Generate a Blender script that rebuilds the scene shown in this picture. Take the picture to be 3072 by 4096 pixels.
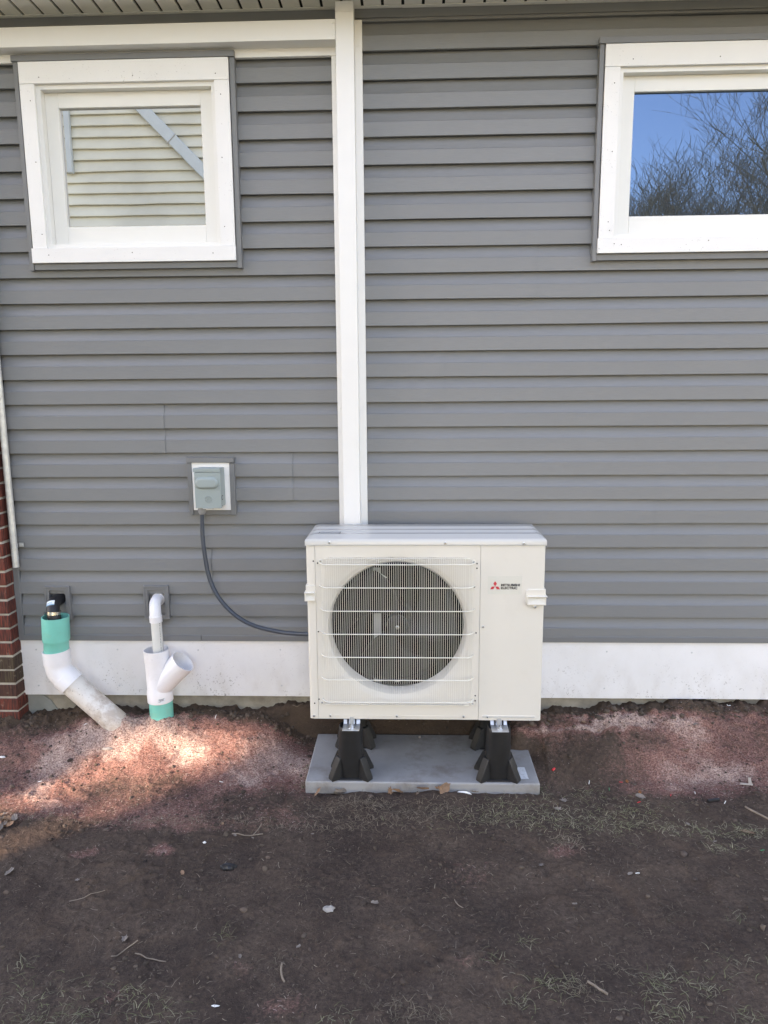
import bpy, bmesh, math, random
import numpy as np
from mathutils import Vector, Matrix
random.seed(7); rng = np.random.default_rng(7)
for o in list(bpy.data.objects): bpy.data.objects.remove(o)
SC = bpy.context.scene
COL = SC.collection

# ------------------------------------------------------------------ camera
FPX, YAW, PITCH, ROLL = 2840.0, -.0348, .1622, .0078
CAM = Vector((0, -3.2038, 1.63))
_f = Vector((math.sin(YAW)*math.cos(PITCH), math.cos(YAW)*math.cos(PITCH), -math.sin(PITCH)))
_r = Vector((math.cos(YAW), -math.sin(YAW), 0)); _d = _f.cross(_r)
AR = math.cos(ROLL)*_r + math.sin(ROLL)*_d
AD = -math.sin(ROLL)*_r + math.cos(ROLL)*_d
cd = bpy.data.cameras.new('camera'); cam = bpy.data.objects.new('camera', cd); COL.objects.link(cam)
cd.sensor_fit = 'HORIZONTAL'; cd.sensor_width = 36; cd.lens = FPX/3072*36
cd.clip_start = .05; cd.clip_end = 2000
U = -AD; B = -_f
cam.matrix_world = Matrix(((AR.x, U.x, B.x, CAM.x), (AR.y, U.y, B.y, CAM.y), (AR.z, U.z, B.z, CAM.z), (0, 0, 0, 1)))
SC.camera = cam

# ------------------------------------------------------------------ light
SUN_EL = math.radians(26); SUN_AZ = math.atan2(-.74, -.67)      # azimuth clockwise from +Y, towards the sun
w = bpy.data.worlds.new('World'); SC.world = w; w.use_nodes = True
nt = w.node_tree; bg = nt.nodes['Background']; sky = nt.nodes.new('ShaderNodeTexSky')
sky.sky_type = 'NISHITA'; sky.sun_disc = False; sky.sun_elevation = SUN_EL; sky.sun_rotation = SUN_AZ % (2*math.pi)
sky.air_density = 1.0; sky.dust_density = .3; sky.ozone_density = 1.0
nt.links.new(sky.outputs[0], bg.inputs[0]); bg.inputs[1].default_value = .15
sd = bpy.data.lights.new('sun', 'SUN'); sd.energy = 2.5; sd.angle = math.radians(.9); sd.color = (1, .93, .82)
sun = bpy.data.objects.new('sun', sd); COL.objects.link(sun)
ts = Vector((math.sin(SUN_AZ)*math.cos(SUN_EL), math.cos(SUN_AZ)*math.cos(SUN_EL), math.sin(SUN_EL)))
sun.rotation_euler = ts.to_track_quat('Z', 'Y').to_euler(); sun.location = ts*30
vs = SC.view_settings; vs.view_transform = 'Standard'; vs.look = 'None'; vs.gamma = 1; vs.exposure = 2.62
vs.use_white_balance = True; vs.white_balance_temperature = 8600; vs.white_balance_tint = 24   # camera set for open shade

# ------------------------------------------------------------------ helpers
def ray(px, py): return AR*((px-1536)/FPX) + AD*((py-2048)/FPX) + _f
def atY(px, py, Y):
    d = ray(px, py); return CAM + d*((Y-CAM.y)/d.y)
def atZ(px, py, Zz):
    d = ray(px, py); return CAM + d*((Zz-CAM.z)/d.z)

def fastmesh(name, V, F):
    V = np.asarray(V, np.float32); F = np.asarray(F, np.int32)
    m = bpy.data.meshes.new(name); n, k = F.shape
    m.vertices.add(len(V)); m.vertices.foreach_set('co', V.ravel())
    m.loops.add(n*k); m.loops.foreach_set('vertex_index', F.ravel())
    m.polygons.add(n); m.polygons.foreach_set('loop_start', np.arange(0, n*k, k, dtype=np.int32))
    m.update(calc_edges=True); return m

def put(name, mesh, mat=None, parent=None, loc=(0, 0, 0), rot=(0, 0, 0), scale=(1, 1, 1)):
    o = bpy.data.objects.new(name, mesh); COL.objects.link(o)
    o.location = loc; o.rotation_euler = rot; o.scale = scale
    if mat is not None and not mesh.materials: mesh.materials.append(mat)
    if parent is not None:
        o.parent = parent
        o.matrix_parent_inverse = Matrix.Translation(parent.location).inverted() if parent.type == 'EMPTY' else Matrix()
    return o
def tag(o, label=None, cat=None, group=None, kind=None):
    if label: o['label'] = label
    if cat: o['category'] = cat
    if group: o['group'] = group
    if kind: o['kind'] = kind
    return o
def thing(name, label, cat, loc=(0, 0, 0), group=None):
    o = bpy.data.objects.new(name, None); COL.objects.link(o); o.location = loc; o.empty_display_size = .1
    return tag(o, label, cat, group)

class MB:
    def __init__(s): s.v = []; s.f = []
    def add(s, V, F):
        n = len(s.v); s.v += [tuple(p) for p in V]; s.f += [tuple(i+n for i in f) for f in F]; return s
    def box(s, x0, x1, y0, y1, z0, z1):
        return s.add([(x0, y0, z0), (x1, y0, z0), (x1, y1, z0), (x0, y1, z0), (x0, y0, z1), (x1, y0, z1), (x1, y1, z1), (x0, y1, z1)],
                     [(3, 2, 1, 0), (4, 5, 6, 7), (0, 1, 5, 4), (1, 2, 6, 5), (2, 3, 7, 6), (3, 0, 4, 7)])
    def prism(s, poly, y0, y1):                       # XZ polygon (ccw seen from the front) through y
        n = len(poly)
        return s.add([(x, y0, z) for x, z in poly]+[(x, y1, z) for x, z in poly],
                     [tuple(range(n)), tuple(range(2*n-1, n-1, -1))]+[(i, n+i, n+(i+1) % n, (i+1) % n) for i in range(n)])
    def xprof(s, poly, x0, x1):                       # YZ polygon swept along x
        n = len(poly)
        return s.add([(x0, y, z) for y, z in poly]+[(x1, y, z) for y, z in poly],
                     [tuple(range(n)), tuple(range(2*n-1, n-1, -1))]+[(i, n+i, n+(i+1) % n, (i+1) % n) for i in range(n)])
    def zprof(s, poly, z0, z1):                       # XY polygon swept along z
        n = len(poly)
        return s.add([(x, y, z0) for x, y in poly]+[(x, y, z1) for x, y in poly],
                     [tuple(range(n-1, -1, -1)), tuple(range(n, 2*n))]+[(i, (i+1) % n, n+(i+1) % n, n+i) for i in range(n)])
    def frame(s, o, i, y0, y1):                       # rectangular ring, outer/inner = (x0,x1,z0,z1)
        P = lambda r, y: [(r[0], y, r[2]), (r[1], y, r[2]), (r[1], y, r[3]), (r[0], y, r[3])]
        F = []
        for k in range(4):
            j = (k+1) % 4
            F += [(k, j, 4+j, 4+k), (8+j, 8+k, 12+k, 12+j), (j, k, 8+k, 8+j), (4+k, 4+j, 12+j, 12+k)]
        return s.add(P(o, y0)+P(i, y0)+P(o, y1)+P(i, y1), F)
    def rings(s, R, n=24, cap=True, close=False):     # loft of (centre, normal, radius)
        b = None; V = []
        for c, nn, r in R:
            c = Vector(c); nn = Vector(nn).normalized()
            if b is None:
                b = nn.orthogonal().normalized()
            b = (b-nn*b.dot(nn)).normalized(); t = nn.cross(b)
            V += [c+(b*math.cos(2*math.pi*k/n)+t*math.sin(2*math.pi*k/n))*r for k in range(n)]
        m = len(R); F = []
        for i in range(m if close else m-1):
            i2 = (i+1) % m
            for k in range(n):
                k2 = (k+1) % n; F.append((i*n+k, i*n+k2, i2*n+k2, i2*n+k))
        if cap and not close: F += [tuple(range(n-1, -1, -1)), tuple((m-1)*n+k for k in range(n))]
        return s.add(V, F)
    def tube(s, path, r, n=10, cap=True):
        P = [Vector(p) for p in path]; R = []
        for i, p in enumerate(P):
            a = P[max(i-1, 0)]; c = P[min(i+1, len(P)-1)]
            R.append((p, c-a, r[i] if isinstance(r, (list, tuple)) else r))
        return s.rings(R, n, cap)
    def hollow(s, R, t, n=32):                        # open pipe: wall thickness t
        inner = [(c, nn, r-t) for c, nn, r in reversed(R)]
        V0 = len(s.v); s.rings(R, n, cap=False)
        m = len(R)
        # inner rings with the same orientation: build with same basis by lofting from the same list
        s.rings([(c, nn, r-t) for c, nn, r in R], n, cap=False)
        # flip inner faces
        nf = (m-1)*n
        s.f[-nf:] = [tuple(reversed(f)) for f in s.f[-nf:]]
        for e in (0, m-1):
            for k in range(n):
                k2 = (k+1) % n; a = V0+e*n+k; b_ = V0+e*n+k2; c_ = V0+m*n+e*n+k2; d_ = V0+m*n+e*n+k
                s.f.append((b_, a, d_, c_) if e == 0 else (a, b_, c_, d_))
        return s
    def mesh(s, name, smooth=0):
        m = bpy.data.meshes.new(name); m.from_pydata(s.v, [], s.f); m.update()
        if smooth:
            for p in m.polygons: p.use_smooth = True
            m.set_sharp_from_angle(angle=math.radians(smooth))
        return m
    def build(s, name, mat, parent=None, smooth=0, bevel=0, seg=2):
        o = put(name, s.mesh(name, smooth or (30 if bevel else 0)), mat, parent)
        if bevel:
            b = o.modifiers.new('bevel', 'BEVEL'); b.width = bevel; b.segments = seg; b.limit_method = 'ANGLE'; b.angle_limit = math.radians(35)
            b.harden_normals = False
        return o
def rrect(x0, x1, z0, z1, r, n=5):
    P = []
    for cx, cz, a in ((x1-r, z0+r, -90), (x1-r, z1-r, 0), (x0+r, z1-r, 90), (x0+r, z0+r, 180)):
        P += [(cx+r*math.cos(math.radians(a+90*k/n)), cz+r*math.sin(math.radians(a+90*k/n))) for k in range(n+1)]
    return P
def spline(pts, n=8):
    P = [Vector(p) for p in pts]; P = [P[0]*2-P[1]]+P+[P[-1]*2-P[-2]]; out = []
    for i in range(1, len(P)-2):
        for k in range(n):
            t = k/n; a, b, c, d = P[i-1:i+3]
            out.append(.5*((2*b)+(c-a)*t+(2*a-5*b+4*c-d)*t*t+(3*b-a-3*c+d)*t**3))
    return out+[P[-2]]

# ------------------------------------------------------------------ materials
class N:
    def __init__(s, name):
        s.m = bpy.data.materials.new(name); s.m.use_nodes = True; s.t = s.m.node_tree
        s.b = s.t.nodes['Principled BSDF']; s.out = s.t.nodes['Material Output']
    def n(s, t, **k):
        x = s.t.nodes.new('ShaderNode'+t)
        for a, v in k.items():
            if isinstance(v, (int, float, str)) and hasattr(x, a): setattr(x, a, v)
        return x
    def l(s, a, b): s.t.links.new(a, b)
    def pos(s, sc=(1, 1, 1)):
        g = s.n('NewGeometry'); mp = s.n('Mapping'); mp.inputs['Scale'].default_value = sc; s.l(g.outputs['Position'], mp.inputs['Vector']); return mp.outputs[0]
    def noise(s, scale, sc=(1, 1, 1), detail=4, rough=.55):
        x = s.n('TexNoise'); x.inputs['Scale'].default_value = scale; x.inputs['Detail'].default_value = detail; x.inputs['Roughness'].default_value = rough
        s.l(s.pos(sc), x.inputs['Vector']); return x.outputs[0]
    def ramp(s, v, a, b, ca=0, cb=1):
        x = s.n('MapRange'); s.l(v, x.inputs[0]); x.inputs[1].default_value = a; x.inputs[2].default_value = b; x.inputs[3].default_value = ca; x.inputs[4].default_value = cb; return x.outputs[0]
    def mix(s, f, a, b):
        x = s.n('Mix', data_type='RGBA'); x.data_type = 'RGBA'
        for v, i in ((f, 0), (a, 6), (b, 7)):
            if hasattr(v, 'links'): s.l(v, x.inputs[i])
            else: x.inputs[i].default_value = v if i == 0 else (*v, 1) if len(v) == 3 else v
        return x.outputs[2]
    def math(s, op, a, b=0):
        x = s.n('Math'); x.operation = op
        for v, i in ((a, 0), (b, 1)):
            if hasattr(v, 'links'): s.l(v, x.inputs[i])
            else: x.inputs[i].default_value = v
        return x.outputs[0]
    def bump(s, h, strength, dist=.002):
        x = s.n('Bump'); x.inputs['Strength'].default_value = strength; x.inputs['Distance'].default_value = dist; s.l(h, x.inputs['Height'])
        s.l(x.outputs[0], s.b.inputs['Normal']); return x
def C3(c, k): return tuple(min(1, x*k) for x in c)
def pm(name, base, rough=.5, var=.06, vs_=6, bump=.0, bs=250, bsc=(1, 1, 1), metal=0, spec=.5, speck=0, dirt=0, dirtcol=(.12, .085, .06), dirtscale=9, rvar=0):
    k = N(name)
    col = k.mix(k.ramp(k.noise(vs_), .3, .7), C3(base, 1-var), C3(base, 1+var))
    if dirt:
        f = k.math('MULTIPLY', k.ramp(k.noise(dirtscale, detail=8, rough=.7), .52, .78), dirt); col = k.mix(f, col, dirtcol)
    if speck:
        f = k.math('MULTIPLY', k.ramp(k.noise(150, detail=2), .69, .73), k.ramp(k.noise(7), .45, .62)); f = k.math('MULTIPLY', f, speck); col = k.mix(f, col, (.05, .045, .04))
    k.l(col, k.b.inputs['Base Color']); k.b.inputs['Roughness'].default_value = rough
    if rvar: k.l(k.ramp(k.noise(20, detail=6), .3, .7, rough-rvar, rough+rvar), k.b.inputs['Roughness'])
    k.b.inputs['Metallic'].default_value = metal; k.b.inputs['Specular IOR Level'].default_value = spec
    if bump: k.bump(k.noise(bs, bsc, detail=5), bump, .002)
    return k.m

def siding_mat(name, base):
    k = N(name); oi = k.n('ObjectInfo')
    col = k.mix(oi.outputs['Random'], C3(base, .97), C3(base, 1.03))
    g = k.noise(16, (1.2, 1, 26), detail=5, rough=.6)
    col = k.mix(k.ramp(g, .35, .7), C3(base, .93), col)
    col = k.mix(k.math('MULTIPLY', k.ramp(k.noise(3, (1, 1, 2), detail=6), .5, .8), .25), col, C3(base, 1.12))
    k.l(col, k.b.inputs['Base Color']); k.b.inputs['Roughness'].default_value = .42; k.b.inputs['Specular IOR Level'].default_value = .4
    w_ = k.n('TexWave'); w_.wave_type = 'BANDS'; w_.bands_direction = 'Z'; w_.inputs['Scale'].default_value = 55; w_.inputs['Distortion'].default_value = 9
    w_.inputs['Detail'].default_value = 3; w_.inputs['Detail Scale'].default_value = .7; k.l(k.pos((.35, .35, 1)), w_.inputs['Vector'])
    h = k.math('ADD', k.math('MULTIPLY', w_.outputs[1], .5), g)
    k.bump(h, .28, .0012); return k.m

M = {}
M['siding'] = siding_mat('grey_vinyl', (.196, .203, .207))
M['greytrim'] = pm('grey_vinyl_trim', (.160, .166, .170), .45, .04)
M['white'] = pm('white_pvc_board', (.74, .74, .73), .5, .02, speck=.5, bump=.03, bs=400)
def skirt_mat():
    k = N('white_skirt_board'); g = k.n('NewGeometry'); sx_ = k.n('SeparateXYZ'); k.l(g.outputs['Position'], sx_.inputs[0])
    col = k.mix(k.ramp(k.noise(4, detail=6), .35, .7), (.79, .79, .795), (.72, .715, .71))
    low = k.ramp(sx_.outputs['Z'], .20, .40, 1, .12)
    sp = k.math('MULTIPLY', k.ramp(k.noise(110, detail=3), .62, .67), k.math('MULTIPLY', low, k.ramp(k.noise(6, detail=3), .42, .62)))
    col = k.mix(k.math('MULTIPLY', sp, .8), col, (.12, .09, .07))
    col = k.mix(k.math('MULTIPLY', k.math('MULTIPLY', low, k.ramp(k.noise(14, (1, 1, .5), detail=7), .48, .75)), .35), col, (.40, .34, .28))
    k.l(col, k.b.inputs['Base Color']); k.b.inputs['Roughness'].default_value = .5; return k.m
M['skirt'] = skirt_mat()
M['cover'] = pm('white_aluminium', (.72, .72, .705), .38, .015, bump=.02, bs=30)
M['vinyl'] = pm('white_vinyl_frame', (.73, .73, .705), .35, .01)
M['sash'] = pm('white_sash', (.72, .72, .69), .35, .01)
M['soffit'] = pm('cream_soffit', (.82, .81, .77), .4, .02)
M['dark'] = pm('dark_gap', (.02, .02, .02), .9, .1)
M['nail'] = pm('nail_hole', (.05, .045, .04), .8, .1)
M['concrete'] = pm('foundation_concrete', (.30, .27, .22), .95, .25, 14, bump=.6, bs=120, dirt=.6, dirtscale=12)
M['parge'] = pm('grey_parging', (.25, .26, .24), .9, .12, 12, bump=.4, bs=60)
M['unit'] = pm('ivory_enamel', (.69, .655, .59), .38, .012, dirt=.10, dirtcol=(.45, .40, .33), dirtscale=16, bump=.015, bs=600)
M['unit_top'] = pm('ivory_enamel_lid', (.54, .53, .50), .2, .012, bump=.02, bs=500)
M['wire'] = pm('ivory_wire', (.76, .74, .67), .4, .02)
M['bell'] = pm('ivory_bellmouth', (.66, .645, .59), .42, .02)
M['black'] = pm('black_plastic', (.013, .013, .014), .5, .2, 20, dirt=.22, dirtcol=(.06, .05, .04), dirtscale=24, bump=.15, bs=300)
M['inside'] = pm('fan_chamber', (.006, .006, .007), .8, .1, spec=.08)
M['coil'] = pm('dark_coil_fins', (.010, .010, .012), .7, .3, 60, spec=.1)
M['blade'] = pm('dark_fan_blade', (.008, .008, .009), .35, .1, spec=.22)
M['zinc'] = pm('zinc_plate', (.56, .58, .60), .38, .10, 30, metal=.85, rvar=.1)
M['bolt'] = pm('bright_bolt', (.72, .72, .72), .25, .05, metal=1)
M['bracket'] = pm('grey_sheet_metal', (.42, .43, .43), .42, .06, metal=.3)
M['red'] = pm('red_print', (.58, .03, .045), .5, .02)
M['ink'] = pm('black_print', (.03, .03, .032), .5, .05)
M['plate'] = pm('logo_plate', (.64, .625, .56), .4, .02, vs_=30)
M['pad'] = pm('grey_plastic_pad', (.29, .29, .29), .6, .10, 9, dirt=.95, dirtcol=(.155, .125, .10), dirtscale=7, bump=.1, bs=140)
M['sticker'] = pm('worn_white_sticker', (.66, .68, .70), .5, .05, 40, dirt=.95, dirtcol=(.16, .15, .15), dirtscale=60)
M['teal'] = pm('teal_sewer_pipe', (.135, .56, .475), .42, .05, 12, dirt=.35, dirtcol=(.32, .34, .22), dirtscale=14)
M['pvc'] = pm('white_pvc_pipe', (.78, .775, .79), .36, .03, 9, speck=.5, dirt=.18, dirtcol=(.45, .38, .30), dirtscale=12)
M['pvcdirty'] = pm('dirty_white_pipe', (.62, .585, .53), .5, .14, 5, speck=1.0, dirt=.85, dirtcol=(.40, .33, .25), dirtscale=8)
def mud_pipe():
    k = N('muddy_white_pipe'); g = k.n('NewGeometry'); q = k.n('SeparateXYZ'); k.l(g.outputs['Position'], q.inputs[0])
    col = k.mix(k.ramp(k.noise(7, detail=6), .3, .7), (.72, .70, .665), (.60, .565, .51))
    end = k.ramp(q.outputs['X'], -1.56, -1.33, .10, .95)
    m1 = k.ramp(k.math('ADD', k.noise(22, detail=8, rough=.7), k.math('MULTIPLY', end, .32)), .60, .80)
    col = k.mix(k.math('MULTIPLY', m1, .65), col, (.36, .27, .20))
    col = k.mix(k.math('MULTIPLY', k.ramp(k.noise(95, detail=3), .66, .71), .8), col, (.10, .08, .06))
    k.l(col, k.b.inputs['Base Color']); k.b.inputs['Roughness'].default_value = .5; return k.m
M['pvcdirty'] = mud_pipe()
M['pipegrey'] = pm('pale_drain_pipe', (.68, .68, .65), .42, .05, 12, dirt=.15, dirtcol=(.45, .4, .33))
M['rubber'] = pm('black_rubber', (.012, .012, .014), .48, .2, 30)
M['steel'] = pm('stainless_band', (.66, .65, .62), .22, .06, 60, metal=1)
M['label'] = pm('white_label', (.72, .78, .82), .5, .03)
M['blue'] = pm('blue_print', (.10, .34, .52), .5, .05)
M['galv'] = pm('galvanised_pipe', (.62, .62, .59), .5, .14, 25, metal=.45, speck=.7, dirt=.35, dirtcol=(.22, .2, .2), dirtscale=30, rvar=.1)
M['box'] = pm('grey_green_enamel', (.27, .325, .325), .42, .02)
M['conduit'] = pm('dark_conduit', (.038, .05, .068), .38, .1, 20)
M['nut'] = pm('grey_connector', (.26, .265, .27), .5, .06)
M['mortar'] = pm('grey_mortar', (.40, .375, .33), .95, .18, 40, bump=.8, bs=200)
def brick_mat():
    k = N('red_brick'); oi = k.n('ObjectInfo'); r = k.n('ValToRGB'); k.l(oi.outputs['Random'], r.inputs[0])
    e = r.color_ramp.elements; e[0].position = 0; e[0].color = (.17, .035, .022, 1); e[1].position = 1; e[1].color = (.10, .026, .02, 1)
    for p, c in ((.45, (.205, .042, .024, 1)), (.72, (.15, .03, .022, 1)), (.82, (.06, .022, .022, 1)), (.90, (.075, .06, .03, 1))): x = e.new(p); x.color = c
    g = k.noise(220, (1, 1, .06), detail=3)
    col = k.mix(k.ramp(g, .38, .62), (.035, .012, .01), r.outputs[0])
    col = k.mix(k.math('MULTIPLY', k.ramp(k.noise(40, detail=8, rough=.7), .6, .75), .5), col, (.40, .34, .28))
    k.l(col, k.b.inputs['Base Color']); k.b.inputs['Roughness'].default_value = .8
    k.bump(g, .7, .004); return k.m
M['brick'] = brick_mat()
def glass_mat(name, refl, wav):
    k = N(name); k.t.nodes.remove(k.b)
    d = k.n('BsdfDiffuse'); d.inputs[0].default_value = (.012, .014, .016, 1)
    g = k.n('BsdfGlossy'); g.inputs['Roughness'].default_value = .0; g.inputs[0].default_value = (*refl, 1)
    bp = k.n('Bump'); bp.inputs['Strength'].default_value = wav; bp.inputs['Distance'].default_value = .002
    k.l(k.noise(5, (1, 1, 1.6), detail=1), bp.inputs['Height']); k.l(bp.outputs[0], g.inputs['Normal'])
    a = k.n('AddShader'); k.l(d.outputs[0], a.inputs[0]); k.l(g.outputs[0], a.inputs[1]); k.l(a.outputs[0], k.out.inputs[0]); return k.m
M['glassL'] = glass_mat('reflective_pane', (.55, .54, .53), .022)  # reflectance raised to brighten the shaded siding it mirrors
M['glassR'] = glass_mat('sky_tinted_pane', (.068, .118, .19), .008)  # deeper sky blue put into the reflection tint
M['cream'] = pm('cream_siding', (.58, .575, .50), .5, .16, 1.0)
M['nspout'] = pm('pale_blue_grey_downspout', (.44, .50, .54), .35, .05)
M['nroof'] = pm('dark_shingle', (.06, .055, .05), .9, .2, 20)
M['bark'] = pm('grey_bark', (.42, .31, .20), .9, .25, 8)
def attr_mat(name, rough=.85, spec=.2):
    k = N(name); a = k.n('Attribute'); a.attribute_name = 'Col'; k.l(a.outputs['Color'], k.b.inputs['Base Color'])
    k.b.inputs['Roughness'].default_value = rough; k.b.inputs['Specular IOR Level'].default_value = spec; return k.m
M['attr'] = attr_mat('fibre')
def soil_mat():
    k = N('soil')
    a = k.n('Attribute'); a.attribute_name = 'mulch'; d = k.n('Attribute'); d.attribute_name = 'clod'
    n1 = k.noise(9, detail=6); n2 = k.noise(70, detail=8, rough=.7); n3 = k.noise(300, (1, 1.6, 1), detail=4, rough=.75)
    soil = k.mix(k.ramp(n1, .35, .65), (.092, .063, .049), (.130, .093, .073))
    soil = k.mix(k.ramp(n2, .38, .68), (.063, .045, .036), soil)
    n4 = k.noise(150, (1, 1.3, 1), detail=3, rough=.6)
    soil = k.mix(k.math('MULTIPLY', k.ramp(n4, .64, .70), .40), soil, (.24, .18, .15)); soil = k.mix(k.math('MULTIPLY', k.ramp(n4, .36, .28), .6), soil, (.030, .022, .018))
    soil = k.mix(k.math('MULTIPLY', d.outputs['Fac'], .75), soil, (.080, .056, .040))
    red = k.mix(k.ramp(n4, .36, .62), (.105, .045, .038), (.36, .195, .165))
    pale = k.mix(k.ramp(n4, .34, .60), (.20, .115, .095), (.66, .50, .43))
    m_ = a.outputs['Fac']
    f1 = k.ramp(k.math('ADD', m_, k.math('MULTIPLY', k.math('SUBTRACT', n2, .5), .9)), .12, .50)
    f2 = k.ramp(k.math('ADD', m_, k.math('MULTIPLY', k.math('SUBTRACT', n2, .5), .8)), .62, 1.05)
    col = k.mix(k.math('MULTIPLY', f1, .85), soil, red); col = k.mix(k.math('MULTIPLY', f2, .8), col, pale)
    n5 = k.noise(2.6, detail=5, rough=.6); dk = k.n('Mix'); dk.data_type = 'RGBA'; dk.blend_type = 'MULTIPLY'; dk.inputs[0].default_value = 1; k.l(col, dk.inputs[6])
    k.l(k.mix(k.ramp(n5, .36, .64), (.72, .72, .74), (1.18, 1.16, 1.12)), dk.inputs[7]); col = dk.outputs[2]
    lw_ = k.n('Attribute'); lw_.attribute_name = 'bounce_lawn'; bounce_lawn = k.mix(k.ramp(n1, .35, .65), (.20, .18, .10), (.36, .31, .20)); col = k.mix(lw_.outputs['Fac'], col, bounce_lawn)
    k.l(col, k.b.inputs['Base Color']); k.b.inputs['Roughness'].default_value = .95; k.b.inputs['Specular IOR Level'].default_value = .15
    h = k.math('ADD', k.math('MULTIPLY', n2, 1.0), k.math('MULTIPLY', n4, .45)); k.bump(h, .75, .012); return k.m
M['soil'] = soil_mat()
M['leaf'] = pm('dry_leaf', (.24, .14, .085), .8, .3, 30)
M['leafgrey'] = pm('grey_dry_leaf', (.20, .165, .14), .8, .2, 40)
M['paper'] = pm('white_scrap', (.75, .74, .71), .6, .05)
M['tan'] = pm('tan_plastic', (.40, .34, .285), .45, .05)
M['stick'] = pm('dry_stick', (.22, .17, .13), .85, .25, 30)
M['redwire'] = pm('red_wire', (.6, .03, .04), .4, .05)
M['greenwire'] = pm('green_wire', (.02, .22, .10), .4, .05)
M['copper'] = pm('copper_ring', (.55, .22, .08), .4, .05, metal=.6)
M['stone'] = pm('pale_stone', (.30, .28, .26), .85, .25, 60, bump=.5, bs=100)

# ------------------------------------------------------------------ noise fields (numpy)
NT = {}
def vnoise(x, y, seed):
    if seed not in NT: NT[seed] = np.random.default_rng(seed).random((256, 256)).astype(np.float32)
    T = NT[seed]
    xi = np.floor(x).astype(int); yi = np.floor(y).astype(int); fx = x-xi; fy = y-yi
    fx = fx*fx*(3-2*fx); fy = fy*fy*(3-2*fy); a = T[xi % 256, yi % 256]; b = T[(xi+1) % 256, yi % 256]; c = T[xi % 256, (yi+1) % 256]; d = T[(xi+1) % 256, (yi+1) % 256]
    return (a*(1-fx)+b*fx)*(1-fy)+(c*(1-fx)+d*fx)*fy
def fbm(x, y, s, o, seed):
    v = 0; a = 1; t = 0
    for k in range(o): v = v+a*vnoise(x*s*2**k+17.3*k, y*s*2**k+9.1*k, seed+k); t += a; a *= .55
    return v/t
def sst(a, b, x): t = np.clip((x-a)/(b-a), 0, 1); return t*t*(3-2*t)
PAD = (-.433, .541, -.475, -.05)
def ground_z(x, y):
    x = np.asarray(x, float); y = np.asarray(y, float)
    wob = (fbm(x, y*0, 2.2, 3, 5)-.5)
    top = .163+.05*wob*2+.02*(x > .6)-.055*sst(-1.55, -1.8, x)
    heap = top*sst(-.42+.18*wob, -.03, y)
    near = sst(-.30, -.06, y+.10*wob)
    clod = near*(np.abs(fbm(x, y, 16, 4, 11)-.5)*2)
    z = heap+.018*(fbm(x, y, 3, 3, 21)-.5)*2*(.4+.6*sst(3, 1.2, np.abs(x)))
    z += (.006+.006*near)*(fbm(x, y, 14, 3, 31)-.5)*2+.0045*(fbm(x, y, 45, 3, 41)-.5)*2*(1+2.5*near)+.022*(clod-.35*near)
    rg = np.abs(fbm(x, y, 6, 4, 101)-.5); z += .008*np.exp(-(rg/.025)**2)*sst(.45, .6, fbm(x, y, 1.7, 2, 103))-.010*sst(.60, .72, fbm(x, y, 4.5, 2, 107))
    z += .045*np.exp(-(((x+1.15)/.11)**2+((y+.15)/.07)**2))
    z += .05*np.exp(-(((x+1.325)/.06)**2+((y+.16)/.05)**2))
    # small washed-out hollow by the brick corner and the pipe end
    for hx, hy, r, dp in ((-1.66, -.10, .10, .05),): z -= dp*np.exp(-((x-hx)**2+(y-hy)**2)/r**2)
    # pad is bedded in
    ins = sst(1, 0, np.maximum(np.maximum((PAD[0]-x)/.32, (x-PAD[1])/.08), np.maximum((PAD[2]-y)/.035, (y-PAD[3])/.04)))
    ins = ins*(1-sst(.38, .50, x+.06*wob)*sst(-.25, -.13, y+.05*wob))
    z = z*(1-ins)+np.minimum(z, .018)*ins
    front = np.exp(-((y+.52)/.05)**2)*((x > -.5) & (x < .6)); z = z+front*(.006+.016*fbm(x, y, 12, 2, 61))
    return z
def gz(x, y): return float(ground_z(np.array([x]), np.array([y]))[0])
def G(px, py):                                        # point of the ground surface seen at a photograph position
    p = atZ(px, py, .03)
    for _ in range(8): p = atZ(px, py, gz(p.x, min(p.y, -.005)))
    return p

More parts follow.
